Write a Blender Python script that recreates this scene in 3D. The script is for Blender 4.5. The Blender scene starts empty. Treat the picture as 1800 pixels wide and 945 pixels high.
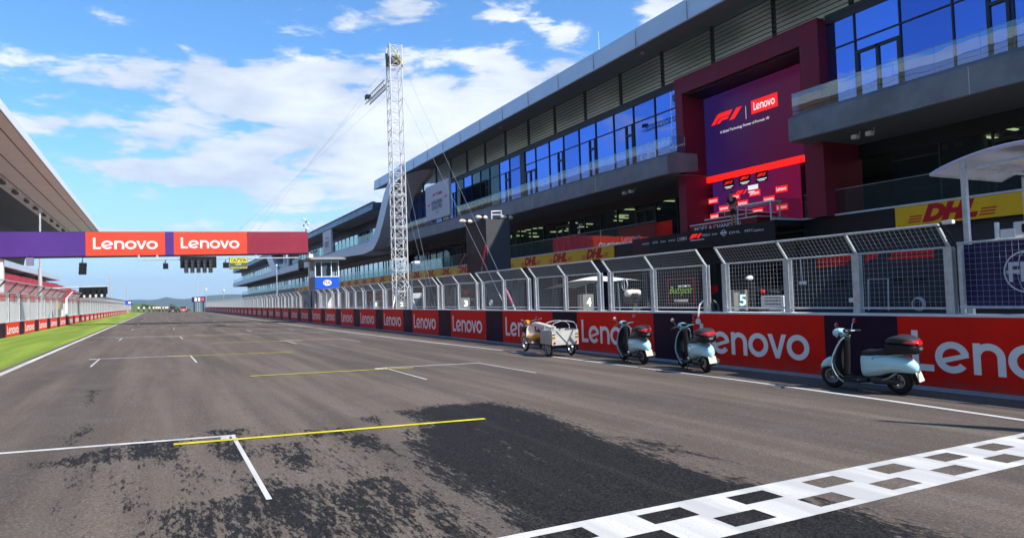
import bpy, bmesh, math, random
from mathutils import Vector, Matrix, noise
R=math.radians
random.seed(7)
S=bpy.context.scene
COL=S.collection
# ------------------------------------------------------------------ camera
CAMH=1.65
cam=bpy.data.objects.new('camera',bpy.data.cameras.new('camera')); COL.objects.link(cam); S.camera=cam
cam.data.sensor_width=36; cam.data.lens=24.0; cam.data.clip_start=.05; cam.data.clip_end=20000
cam.location=(0,0,CAMH)
PITCH,YAW,ROLL=2.118320,27.378256,0.034
cam.matrix_world=Matrix.Translation((0,0,CAMH))@Matrix.Rotation(-R(YAW),4,'Z')@Matrix.Rotation(R(90+PITCH),4,'X')@Matrix.Rotation(-ROLL,4,'Z')
# ------------------------------------------------------------------ sky, clouds and sun
SUN=Vector((.57,-.85,1.0)).normalized()
S.view_settings.view_transform='Standard'; S.view_settings.look='None'; S.view_settings.gamma=1; S.view_settings.exposure=0.70
w=bpy.data.worlds.new('World'); S.world=w; w.use_nodes=True
N=w.node_tree; N.nodes.clear()
class NT:
    def __init__(s,t): s.t=t
    def n(s,ty,**k):
        o=s.t.nodes.new(ty)
        ins=k.pop('ins',{})
        for a,b in k.items(): setattr(o,a,b)
        for a,b in ins.items():
            if isinstance(b,bpy.types.NodeSocket): s.t.links.new(b,o.inputs[a])
            else: o.inputs[a].default_value=b
        return o
    def m(s,op,a,b=0.,c=None,clamp=False):
        o=s.t.nodes.new('ShaderNodeMath'); o.operation=op; o.use_clamp=clamp
        for i,v in enumerate((a,b,c)):
            if v is None: continue
            if isinstance(v,bpy.types.NodeSocket): s.t.links.new(v,o.inputs[i])
            else: o.inputs[i].default_value=v
        return o.outputs[0]
    def mr(s,v,a,b,c=0.,d=1.,sm=True):
        o=s.t.nodes.new('ShaderNodeMapRange'); o.interpolation_type='SMOOTHSTEP' if sm else 'LINEAR'
        s.t.links.new(v,o.inputs[0])
        for i,x in enumerate((a,b,c,d)): o.inputs[i+1].default_value=x
        return o.outputs[0]
    def mix(s,f,a,b,ty='MIX'):
        o=s.t.nodes.new('ShaderNodeMix'); o.data_type='RGBA'; o.blend_type=ty
        for i,v in ((0,f),(6,a),(7,b)):
            if isinstance(v,bpy.types.NodeSocket): s.t.links.new(v,o.inputs[i])
            else: o.inputs[i].default_value=(*v,1) if isinstance(v,tuple) and len(v)==3 else v
        return o.outputs[2]
    def link(s,a,b): s.t.links.new(a,b)
k=NT(N)
sky=k.n('ShaderNodeTexSky',sky_type='NISHITA',sun_disc=False)
sky.sun_elevation=math.asin(SUN.z); sky.sun_rotation=math.atan2(SUN.x,SUN.y)%(2*math.pi)
sky.altitude=200; sky.air_density=1.0; sky.dust_density=.35; sky.ozone_density=2.5
tc=k.n('ShaderNodeTexCoord'); sep=k.n('ShaderNodeSeparateXYZ',ins={0:tc.outputs['Generated']})
az=k.m('ARCTAN2',sep.outputs[0],sep.outputs[1]); el=k.m('ARCSINE',sep.outputs[2])
def pdir(x,y):
    "direction of a point of the sky (azimuth, elevation) from where it stood above the track"
    v=cam.matrix_world.to_3x3()@Vector(((x-900)/1200,-(y-472.5)/1200,-1)).normalized()
    return math.atan2(v.x,v.y),math.asin(v.z)
warp=k.n('ShaderNodeTexNoise',ins={'Scale':5.0,'Detail':3.0,'Vector':tc.outputs['Generated']})
wz=k.m('MULTIPLY',k.m('SUBTRACT',warp.outputs[0],.5),.10)
masks=None
# clouds: centre, half width, half height (radians), weight
for (x,y,hw,hh,wt) in ((740,205,330,95,1.25),(520,175,360,60,1.3),(430,165,210,48,1.35),(580,140,130,36,1.25),(330,140,160,24,.8),(600,265,430,60,1.1),(830,220,190,120,1.3),(400,300,330,26,1.05),(640,325,280,45,1.0),(230,160,75,24,.85),(330,250,140,24,.8),(280,331,50,13,.85),
        (695,25,85,36,.95),(872,24,55,24,.85),(985,105,60,65,.95),(945,45,32,24,.8),(905,130,70,30,.75),(1180,10,65,34,.9),(70,220,75,26,.75),(450,398,420,20,.72),(800,90,60,22,.6),(1040,190,90,45,.6),(55,18,30,12,.25)):
    a,e=pdir(x,y); 
    sx=hw/1200*math.cos(math.atan((x-900)/1200))**2/max(.3,math.cos(e)); sy=hh/1200*math.cos(math.atan((x-900)/1200))
    dx=k.m('DIVIDE',k.m('SUBTRACT',k.m('ADD',az,wz),a),sx); dy=k.m('DIVIDE',k.m('SUBTRACT',k.m('ADD',el,k.m('MULTIPLY',wz,.5)),e),sy)
    d=k.m('ADD',k.m('MULTIPLY',dx,dx),k.m('MULTIPLY',dy,dy))
    g=k.m('MULTIPLY',k.m('EXPONENT',k.m('MULTIPLY',d,-.8)),wt)
    masks=g if masks is None else k.m('MAXIMUM',masks,g)
# rest of the sky dome: scattered clouds behind and beside the view, and an added unseen cloud bank for the glass to mirror
mp=k.n('ShaderNodeCombineXYZ',ins={0:k.m('MULTIPLY',az,1.0),1:k.m('MULTIPLY',el,2.6),2:0.3})
big=k.n('ShaderNodeTexNoise',ins={'Scale':2.2,'Detail':2.0,'Vector':mp.outputs[0]})
side=k.mr(k.m('ABSOLUTE',k.m('SUBTRACT',az,.42)),.85,1.1)
bank=k.m('MULTIPLY',k.m('MULTIPLY',k.mr(el,.10,.17),k.mr(el,.25,.31,1.,0.)),.5)
rest=k.m('MULTIPLY',side,k.m('MAXIMUM',k.m('MULTIPLY',k.mr(big.outputs[0],.56,.72),.5),bank))
masks=k.m('MAXIMUM',masks,rest)
cv=k.n('ShaderNodeCombineXYZ',ins={0:k.m('MULTIPLY',az,1.0),1:k.m('MULTIPLY',el,3.1),2:0.1})
n1=k.n('ShaderNodeTexNoise',ins={'Scale':9.0,'Detail':8.0,'Roughness':.62,'Distortion':.25,'Vector':cv.outputs[0]})
n2=k.n('ShaderNodeTexNoise',ins={'Scale':4.0,'Detail':5.0,'Roughness':.5,'Vector':cv.outputs[0]})
dens=k.m('ADD',masks,k.m('MULTIPLY',k.m('SUBTRACT',n1.outputs[0],.52),2.6))
cover=k.mr(dens,.40,.80)
shade=k.m('ADD',k.m('MULTIPLY',n2.outputs[0],.9),k.m('MULTIPLY',n1.outputs[0],.6))
cloudc=k.mix(k.mr(shade,.55,.95),(.40,.45,.54),(.68,.70,.73))
cover=k.m('MULTIPLY',cover,.90)
# a pale layer of air near the horizon
hz=k.m('MULTIPLY',k.mr(el,-.02,.26,1.,0.),.70)
skyc=k.mix(1.0,sky.outputs[0],(.56,.96,1.26),'MULTIPLY')
skyx=k.n('ShaderNodeVectorMath',operation='SCALE',ins={0:skyc,3:.12})
base=k.mix(hz,skyx.outputs[0],(.43,.53,.64))
out=k.mix(cover,base,cloudc)
bg=k.n('ShaderNodeBackground',ins={0:out,1:1.0})
k.link(bg.outputs[0],k.n('ShaderNodeOutputWorld').inputs[0])
sd=bpy.data.lights.new('sun','SUN'); sd.energy=4.5; sd.angle=R(.53); sd.color=(1,.955,.89)
so=bpy.data.objects.new('sun',sd); COL.objects.link(so); so.rotation_euler=(-SUN).to_track_quat('-Z','Y').to_euler(); so.location=(20,-20,60)
# ------------------------------------------------------------------ ground shape
KX=.03
def prof(Y):
    if Y<205: return 0.
    t=Y-205
    return -.00022*t*t if t<300 else -19.8-.132*(t-300)*max(0,1-(t-300)/400) if t<700 else -26.
def gz(X,Y): return -KX*max(-14,min(34,X))+prof(Y)
# ------------------------------------------------------------------ materials
MATS={}
def mat(name,c,rough=.6,metal=0.,var=.0,scale=4.,bump=0.,bscale=40.,spec=.28,emit=None,es=1.,coat=0.):
    if name in MATS: return MATS[name]
    m=bpy.data.materials.new(name); m.use_nodes=True; t=m.node_tree; q=NT(t)
    b=t.nodes['Principled BSDF']; b.inputs['Base Color'].default_value=(*c,1); b.inputs['Roughness'].default_value=rough
    b.inputs['Metallic'].default_value=metal; b.inputs['Specular IOR Level'].default_value=spec
    if coat: b.inputs['Coat Weight'].default_value=coat; b.inputs['Coat Roughness'].default_value=.08
    if var or bump:
        tcn=q.n('ShaderNodeTexCoord')
        no=q.n('ShaderNodeTexNoise',ins={'Scale':scale,'Detail':6.,'Roughness':.65,'Vector':tcn.outputs['Object']})
        if var:
            f=q.mr(no.outputs[0],.3,.7,0,1)
            cc=q.mix(f,tuple(max(0,x*(1-var)) for x in c),tuple(min(1,x*(1+var)) for x in c)); q.link(cc,b.inputs['Base Color'])
            q.link(q.mr(no.outputs[0],.3,.7,rough*.85,min(1,rough*1.15)),b.inputs['Roughness'])
        if bump:
            nb=q.n('ShaderNodeTexNoise',ins={'Scale':bscale,'Detail':4.,'Vector':tcn.outputs['Object']})
            bp=q.n('ShaderNodeBump',ins={'Strength':bump,'Distance':.01,'Height':nb.outputs[0]}); q.link(bp.outputs[0],b.inputs['Normal'])
    if emit: b.inputs['Emission Color'].default_value=(*emit,1); b.inputs['Emission Strength'].default_value=es
    MATS[name]=m; return m
def glassmat(name,tint,trans,refl_col=(1,1,1),rough=.01,base=.06,through=(1,1,1)):
    "sheet glass: some of the light passes, some is mirrored (more at grazing angles), the rest is the dark tint"
    m=bpy.data.materials.new(name); m.use_nodes=True; t=m.node_tree; q=NT(t); t.nodes.clear()
    fr=q.n('ShaderNodeLayerWeight',ins={0:.35})
    fac=q.m('ADD',q.m('MULTIPLY',q.m('POWER',fr.outputs['Facing'],4.),.5),base,clamp=True)
    oi=q.n('ShaderNodeObjectInfo'); og=q.n('ShaderNodeTexCoord')
    rc=q.mix(oi.outputs['Random'],tuple(c*.66 for c in refl_col),tuple(min(1,c*1.18) for c in refl_col))
    wn=q.n('ShaderNodeTexNoise',ins={'Scale':.9,'Detail':1.,'Vector':og.outputs['Object']}); bp=q.n('ShaderNodeBump',ins={'Strength':.10,'Distance':.02,'Height':wn.outputs[0]})
    gl=q.n('ShaderNodeBsdfGlossy',ins={0:rc,1:rough,'Normal':bp.outputs[0]})
    tr=q.n('ShaderNodeBsdfTransparent',ins={0:(*through,1)}); di=q.n('ShaderNodeBsdfDiffuse',ins={0:(*tint,1)})
    a=q.n('ShaderNodeMixShader',ins={0:trans,1:di.outputs[0],2:tr.outputs[0]})
    b=q.n('ShaderNodeMixShader',ins={0:fac,1:a.outputs[0],2:gl.outputs[0]})
    q.link(b.outputs[0],q.n('ShaderNodeOutputMaterial').inputs[0]); MATS[name]=m; return m
RED=mat('banner_red',(.80,.012,.005),.55,var=.10,scale=.9,spec=.12,bump=.12,bscale=2.2)
REDL=mat('banner_sunlit_red',(.78,.04,.015),.55,var=.06,scale=1.,spec=.15)  # banner red shifted towards orange, sunlight put into the colour
def grime(m,z0,z1):
    "dried splashes and tyre dust along the foot of a banner, ragged upper edge"
    q=NT(m.node_tree); b=m.node_tree.nodes['Principled BSDF']; src=b.inputs['Base Color'].links[0].from_socket; g=q.n('ShaderNodeTexCoord').outputs['Object']
    z=q.n('ShaderNodeSeparateXYZ',ins={0:g}).outputs[2]; n_=q.n('ShaderNodeTexNoise',ins={'Scale':2.5,'Detail':8.,'Roughness':.75,'Vector':q.n('ShaderNodeMapping',ins={'Vector':g,'Scale':(1.,1.,.35)}).outputs[0]})
    f=q.m('MULTIPLY',q.mr(q.m('ADD',z,q.m('MULTIPLY',q.m('SUBTRACT',n_.outputs[0],.5),-.9)),z0,z1,1.,0.),.38)
    s_=q.n('ShaderNodeTexNoise',ins={'Scale':5.,'Detail':10.,'Roughness':.8,'Vector':g}); f=q.m('MAXIMUM',f,q.m('MULTIPLY',q.mr(s_.outputs[0],.60,.72),.22))
    q.link(q.mix(f,src,(.14,.12,.105)),b.inputs['Base Color'])
grime(RED,-.45,-.05)
DARKB=mat('banner_dark_plum',(.022,.007,.026),.55,var=.2,scale=1.5,spec=.12)
LETTER=mat('banner_white',(.88,.87,.88),.5)
WHITE=mat('white_paint',(.78,.78,.77),.4,var=.05)
GALV=mat('galvanised_steel',(.52,.54,.55),.42,metal=.25,var=.16,scale=7,bump=.1)
WIRE=mat('galvanised_wire',(.42,.44,.46),.45,metal=.3)
BLACK=mat('black_plastic',(.012,.012,.013),.38,var=.2,bump=.1,bscale=200)
RUBBER=mat('rubber',(.018,.018,.018),.8,var=.3,bump=.3,bscale=80)
CONC=mat('concrete',(.36,.355,.34),.85,var=.14,scale=3,bump=.3)
CHAR=mat('charcoal_panel',(.045,.05,.06),.45,var=.12,scale=.6)
FASC=mat('balcony_panel',(.21,.215,.225),.5,metal=.05,var=.20,scale=.8,bump=.08,bscale=6)
ROOFM=mat('roof_fascia_aluminium',(.62,.65,.69),.36,metal=.25,var=.06,scale=.6)
SOFF=mat('soffit_panel',(.20,.20,.20),.6,var=.08,scale=.7)
MULL=mat('mullion_dark',(.05,.055,.065),.4,metal=.4)
CHROME=mat('chrome',(.75,.75,.76),.12,metal=1.)
YEL=mat('yellow_paint',(.74,.56,.02),.6,var=.1,scale=8)
DHLY=mat('banner_yellow',(.90,.50,.008),.5,var=.04,scale=1)
DHLR=mat('banner_lettering_red',(.60,.005,.012),.5)
MAROON=mat('maroon_panel',(.21,.008,.030),.45,var=.1,scale=.6)
GBLUE=glassmat('blue_mirror_glazing',(.01,.02,.06),.10,(.22,.34,.98),.015,.62)
GDARK=glassmat('dark_glazing',(.008,.012,.014),.72,(.8,.92,1.),.01,.10,(.50,.62,.58))
GCYAN=glassmat('pale_blue_glazing',(.03,.07,.09),.15,(.85,.97,1.),.015,.68)
GRAIL=glassmat('railing_glass',(.10,.16,.15),.975,(.9,1.,1.),.006,.13,(.84,.94,.92))
# ------------------------------------------------------------------ mesh builder
class MB:
    def __init__(s): s.v=[];s.f=[];s.mi=[];s.m=0
    def add(s,vs,fs,M=None):
        o=len(s.v)
        for p in vs: s.v.append(tuple(M@Vector(p)) if M is not None else tuple(p))
        for f in fs: s.f.append(tuple(o+i for i in f)); s.mi.append(s.m)
        return s
    def box(s,x0,x1,y0,y1,z0,z1,M=None):
        v=[(x,y,z) for z in (z0,z1) for y in (y0,y1) for x in (x0,x1)]
        return s.add(v,[(0,2,3,1),(4,5,7,6),(0,1,5,4),(2,6,7,3),(0,4,6,2),(1,3,7,5)],M)
    def bbox(s,x0,x1,y0,y1,z0,z1,b=.01,M=None):
        "box with bevelled edges"
        bm=bmesh.new(); bmesh.ops.create_cube(bm,size=1)
        for q in bm.verts: q.co=Vector(((x0+x1)/2+q.co.x*(x1-x0),(y0+y1)/2+q.co.y*(y1-y0),(z0+z1)/2+q.co.z*(z1-z0)))
        bmesh.ops.bevel(bm,geom=list(bm.edges),offset=b,segments=2,affect='EDGES',profile=.6)
        bm.verts.index_update(); s.add([q.co[:] for q in bm.verts],[[x.index for x in f.verts] for f in bm.faces],M); bm.free(); return s
    def quad(s,a,b,c,d,M=None): return s.add([a,b,c,d],[(0,1,2,3)],M)
    def tube(s,pts,r,n=8,caps=True,M=None,closed=False):
        pts=[Vector(p) for p in pts]; rs=r if isinstance(r,(list,tuple)) else [r]*len(pts)
        vs=[];fs=[];up=None
        for i,p in enumerate(pts):
            a=pts[i-1] if (i>0 or closed) else p; b=pts[(i+1)%len(pts)] if (i<len(pts)-1 or closed) else p
            t=(b-a).normalized()
            if up is None:
                up=Vector((0,0,1)) if abs(t.z)<.9 else Vector((1,0,0))
            u=(up-t*up.dot(t)).normalized(); w_=t.cross(u); up=u
            for j in range(n):
                an=2*math.pi*j/n+ (math.pi/4 if n==4 else 0); vs.append(p+(u*math.cos(an)+w_*math.sin(an))*rs[i])
        L=len(pts)
        for i in range(L if closed else L-1):
            for j in range(n):
                a=i*n+j; b=i*n+(j+1)%n; c=((i+1)%L)*n+(j+1)%n; d=((i+1)%L)*n+j; fs.append((a,b,c,d))
        if caps and not closed: fs.append(tuple(range(n-1,-1,-1))); fs.append(tuple((L-1)*n+j for j in range(n)))
        return s.add(vs,fs,M)
    def prism(s,poly,f,d):
        "poly: 2-D points; f maps (u,v)->3-D; d: extrusion vector"
        n=len(poly); a=[Vector(f(*p)) for p in poly]; d=Vector(d)
        return s.add(a+[p+d for p in a],[tuple(range(n)),tuple(range(2*n-1,n-1,-1))]+[(i,i+n,(i+1)%n+n,(i+1)%n) for i in range(n)])
    def lathe(s,prof_,n=24,M=None,cap=True):
        "profile (r,z) about local z"
        vs=[(r*math.cos(2*math.pi*j/n),r*math.sin(2*math.pi*j/n),z) for r,z in prof_ for j in range(n)]
        fs=[(i*n+j,i*n+(j+1)%n,(i+1)*n+(j+1)%n,(i+1)*n+j) for i in range(len(prof_)-1) for j in range(n)]
        if cap: fs+= [tuple(range(n-1,-1,-1)),tuple((len(prof_)-1)*n+j for j in range(n))]
        return s.add(vs,fs,M)
    def loft(s,secs,n=20,e=2.4,M=None):
        "secs: (x, yc, zc, half width, half height[, exponent]) -> closed body along x"
        vs=[]
        for q in secs:
            x,yc,zc,a,b=q[:5]; ex=q[5] if len(q)>5 else e
            for j in range(n):
                t=2*math.pi*j/n; c,si=math.cos(t),math.sin(t)
                vs.append((x,yc+a*math.copysign(abs(c)**(2/ex),c),zc+b*math.copysign(abs(si)**(2/ex),si)))
        fs=[(i*n+j,i*n+(j+1)%n,(i+1)*n+(j+1)%n,(i+1)*n+j) for i in range(len(secs)-1) for j in range(n)]
        fs+=[tuple(range(n-1,-1,-1)),tuple((len(secs)-1)*n+j for j in range(n))]
        return s.add(vs,fs,M)
    def mesh(s,name,mats,smooth=False,org=None):
        me=bpy.data.meshes.new(name)
        v=s.v if org is None else [tuple(Vector(p)-Vector(org)) for p in s.v]
        me.from_pydata(v,[],s.f)
        if not isinstance(mats,(list,tuple)): mats=[mats]
        for m in mats: me.materials.append(m)
        me.polygons.foreach_set('material_index',s.mi)
        bm=bmesh.new(); bm.from_mesh(me); bmesh.ops.recalc_face_normals(bm,faces=bm.faces); bm.to_mesh(me); bm.free()
        if smooth:
            me.polygons.foreach_set('use_smooth',[True]*len(me.polygons))
            me.set_sharp_from_angle(angle=R(38))
        me.update(); return me
    def build(s,name,mats,parent=None,smooth=False,world=True):
        "world=True: points are in world space; the parent's location is taken off"
        org=None
        if parent is not None and world:
            org=Vector(parent.location)
            if parent.parent: org=org+Vector(parent.parent.location)
        me=s.mesh(name,mats,smooth,org); o=bpy.data.objects.new(name,me); COL.objects.link(o)
        if parent is not None: o.parent=parent
        return o
def tag(o,label=None,cat=None,group=None,kind=None):
    if label: o['label']=label
    if cat: o['category']=cat
    if group: o['group']=group
    if kind: o['kind']=kind
    return o
def thing(name,label,cat,loc=(0,0,0),rz=0.,group=None):
    o=bpy.data.objects.new(name,None); COL.objects.link(o); o.location=loc; o.rotation_euler=(0,0,rz); o.empty_display_size=.3
    return tag(o,label,cat,group)
def dup(t,loc,rz=None,label=None,group=None,scale=None):
    r=t.copy(); COL.objects.link(r); r.location=loc
    if rz is not None: r.rotation_euler=(0,0,rz)
    if scale: r.scale=scale
    if label: r['label']=label
    if group: r['group']=group
    for c in t.children:
        d=c.copy(); COL.objects.link(d); d.parent=r
        for g in c.children:
            h=g.copy(); COL.objects.link(h); h.parent=d
    return r
def struct(name,mb,m,smooth=False): return tag(mb.build(name,m,None,smooth),kind='structure')
# ---- lettering
def textmb(mb,s,M,size=1.,bold=.02,shear=0.,width=None,align='CENTER',space=1.,lift=0.):
    cu=bpy.data.curves.new('t','FONT'); cu.body=s; cu.size=size; cu.offset=bold*size; cu.shear=shear; cu.align_x=align; cu.align_y='CENTER'; cu.space_character=space
    cu.resolution_u=3
    o=bpy.data.objects.new('t',cu); COL.objects.link(o); bpy.context.view_layer.update()
    me=o.to_mesh(); vs=[Vector(v.co) for v in me.vertices]; fs=[tuple(p.vertices) for p in me.polygons]
    o.to_mesh_clear(); 
    if width and vs:
        x0=min(v.x for v in vs); x1=max(v.x for v in vs); k_=width/(x1-x0); c_=(x0+x1)/2 if align=='CENTER' else x0
        vs=[Vector(((v.x-c_)*k_,v.y,v.z+lift)) for v in vs]
    elif lift: vs=[Vector((v.x,v.y,v.z+lift)) for v in vs]
    bpy.data.objects.remove(o); bpy.data.curves.remove(cu)
    mb.add(vs,fs,M)
def faceM(kind,x,y,z):
    "frames for flat artwork: local x = reading direction, y = up, z = out of the face"
    cols={'-X':((0,-1,0),(0,0,1),(-1,0,0)),'-Y':((1,0,0),(0,0,1),(0,-1,0)),'+X':((0,1,0),(0,0,1),(1,0,0))}[kind]
    m=Matrix.Identity(4)
    for c in range(3):
        for r in range(3): m[r][c]=cols[c][r]
    m.translation=Vector((x,y,z)); return m
def arc(mb,cx,cy,r0,r1,a0,a1,M,z=0.,sy=1.,n=14):
    vs=[];fs=[]
    for i in range(n+1):
        a=R(a0+(a1-a0)*i/n)
        vs+=[(cx+r0*math.cos(a),cy+sy*r0*math.sin(a),z),(cx+r1*math.cos(a),cy+sy*r1*math.sin(a),z)]
    for i in range(n): fs.append((2*i,2*i+1,2*i+3,2*i+2))
    mb.add(vs,fs,M)
def poly(mb,pts,M,z=0.): mb.add([(x,y,z) for x,y in pts],[tuple(range(len(pts)))],M)
def wordmark(mb,M,W,Hc):
    "heavy rounded wordmark L-e-n-o-v-o fitted to width W and cap height Hc, origin at its left baseline corner"
    w_=.155; xh=.74
    sx=W/4.23; sy=Hc
    Q=M@Matrix.Diagonal((sx,sy,1,1))
    def T(x): return Q@Matrix.Translation((x,0,0))
    e=.0012
    A=T(0); poly(mb,[(0,0),(w_,0),(w_,1),(0,1)],A,e); poly(mb,[(w_,0),(.50,0),(.50,w_*1.05),(w_,w_*1.05)],A,e)
    r=xh/2
    A=T(.91); arc(mb,0,r,r-w_,r+.01,14,322,A,e,n=26); poly(mb,[(-r+w_*.9,r-.16),(r+.0,r+.02),(r-.03,r+.12),(-r+w_*.9,r-.03)],A,e*2)
    A=T(1.36); poly(mb,[(0,0),(w_,0),(w_,xh),(0,xh)],A,e); arc(mb,.32,xh-.32,.32-w_,.325,0,180,A,2*e); poly(mb,[(.32+.32-w_,0),(.645,0),(.645,xh-.32),(.32+.32-w_,xh-.32)],A,e)
    A=T(2.43); arc(mb,0,r,r-w_,r+.01,0,360,A,e,n=30)
    A=T(2.80); c=.335; poly(mb,[(0,xh),(w_*1.1,xh),(c+.01,.2),(c-.075,0)],A,e); poly(mb,[(2*c,xh),(2*c-w_*1.1,xh),(c-.01,.2),(c-.075,0),(c+.075,0)],A,2*e)
    A=T(3.85); arc(mb,0,r,r-w_,r+.01,0,360,A,e,n=30)
def f1logo(mb,M,W):
    "slanted racing mark: one long sweeping stroke, one short stroke and an upright, width W"
    Q=M@Matrix.Diagonal((W/4.,W/4.,1,1))
    poly(mb,[(0,0),(.62,0),(1.05,.46),(1.35,.58),(3.0,.58),(3.0-.42,.16),(1.55,.16),(1.2,.02),(1.05,-.0),(1.05,0)][:0] or [(0,0),(.55,0),(1.0,.42),(1.3,.5),(2.45,.5),(2.85,.95),(1.25,.95),(.95,.9),(.7,.72)],Q,.001)
    poly(mb,[(.72,.0),(1.2,.0),(1.35,.15),(1.5,.2),(2.15,.2),(2.38,.44),(1.35,.44),(1.1,.36)],Q,.001)
    poly(mb,[(2.35,0),(3.0,0),(4.0,.95),(3.3,.95)],Q,.001)
def courier(mb,M,size,bars=True):
    "bold slanted three-letter courier mark with speed lines either side"
    textmb(mb,'DHL',M,size=size,bold=.075,shear=.35,width=size*2.5,lift=.001)
    if bars:
        for i in range(3):
            y=-size*.33+i*size*.13; h=size*.06; 
            poly(mb,[(-size*1.95+i*size*.05,y),(-size*1.33+i*.05*size,y),(-size*1.31+i*.05*size,y+h),(-size*1.93+i*.05*size,y+h)],M,.001)
            poly(mb,[(size*1.27+i*size*.05,y),(size*1.9+i*.05*size,y),(size*1.92+i*.05*size,y+h),(size*1.29+i*.05*size,y+h)],M,.001)
# ---- where a seen point lies on a plane of the real place
CM=cam.matrix_world.to_3x3()
def ray(x,y): return CM@Vector(((x-900)/1200,-(y-472.5)/1200,-1))
def onX(x,y,X): d=ray(x,y); t=X/d.x; return Vector((X,d.y*t,CAMH+d.z*t))
def onY(x,y,Y): d=ray(x,y); t=Y/d.y; return Vector((d.x*t,Y,CAMH+d.z*t))
def onG(x,y): d=ray(x,y); t=-CAMH/(d.z+KX*d.x); return Vector((d.x*t,d.y*t,CAMH+d.z*t))
# ================================================================== GROUND
import numpy as np
def sheet(name,x0,x1,y0,y1,nx,ys,m,dz=0.,zf=None):
    mb=MB(); xs=[x0+(x1-x0)*i/nx for i in range(nx+1)]
    zf=zf or gz
    vs=[(x,y,zf(x,y)+dz) for y in ys for x in xs]; n=nx+1
    mb.add(vs,[(j*n+i,j*n+i+1,(j+1)*n+i+1,(j+1)*n+i) for j in range(len(ys)-1) for i in range(nx)])
    return struct(name,mb,m,True)
YS=[-40,0,50,100,150,200]+[205+8*i for i in range(1,14)]+[330,360,400,450,500,550,600,650,700,800]
def groundmat(name,c1,c2,sc,rough=.95,bump=.5,bs=30):
    m=bpy.data.materials.new(name); m.use_nodes=True; t=m.node_tree; q=NT(t); b=t.nodes['Principled BSDF']
    tcn=q.n('ShaderNodeTexCoord'); a=q.n('ShaderNodeTexNoise',ins={'Scale':sc,'Detail':8.,'Roughness':.7,'Vector':tcn.outputs['Object']})
    f=q.n('ShaderNodeTexNoise',ins={'Scale':bs,'Detail':3.,'Vector':tcn.outputs['Object']})
    mx=q.mix(q.mr(a.outputs[0],.35,.65),c1,c2); mx=q.mix(q.m('MULTIPLY',q.mr(f.outputs[0],.3,.7),.5),mx,tuple(x*.55 for x in c1))
    q.link(mx,b.inputs['Base Color']); b.inputs['Roughness'].default_value=rough; b.inputs['Specular IOR Level'].default_value=.2
    q.link(q.n('ShaderNodeBump',ins={'Strength':bump,'Distance':.03,'Height':f.outputs[0]}).outputs[0],b.inputs['Normal']); return m
def grassmat():
    m=bpy.data.materials.new('mown_grass'); m.use_nodes=True; q=NT(m.node_tree); b=m.node_tree.nodes['Principled BSDF']; g=q.n('ShaderNodeTexCoord').outputs['Object']
    A=q.n('ShaderNodeTexNoise',ins={'Scale':1.,'Detail':4.,'Vector':q.n('ShaderNodeMapping',ins={'Vector':g,'Scale':(1.1,.05,1.)}).outputs[0]}); B=q.n('ShaderNodeTexNoise',ins={'Scale':.5,'Detail':8.,'Roughness':.75,'Vector':g}); C_=q.n('ShaderNodeTexNoise',ins={'Scale':16.,'Detail':4.,'Roughness':.8,'Vector':g})
    c=q.mix(q.mr(A.outputs[0],.38,.62),(.17,.25,.035),(.27,.35,.055)); c=q.mix(q.m('MULTIPLY',q.mr(B.outputs[0],.52,.7),.6),c,(.33,.33,.10)); c=q.mix(q.m('MULTIPLY',q.mr(C_.outputs[0],.45,.62),.55),c,(.08,.13,.02))
    q.link(c,b.inputs['Base Color']); b.inputs['Roughness'].default_value=.95; b.inputs['Specular IOR Level'].default_value=.1; q.link(q.n('ShaderNodeBump',ins={'Strength':.6,'Distance':.04,'Height':C_.outputs[0]}).outputs[0],b.inputs['Normal']); return m
GRASS=grassmat()
FIELD=groundmat('far_vegetation',(.05,.085,.022),(.085,.12,.035),.02,bs=.4)
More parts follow.
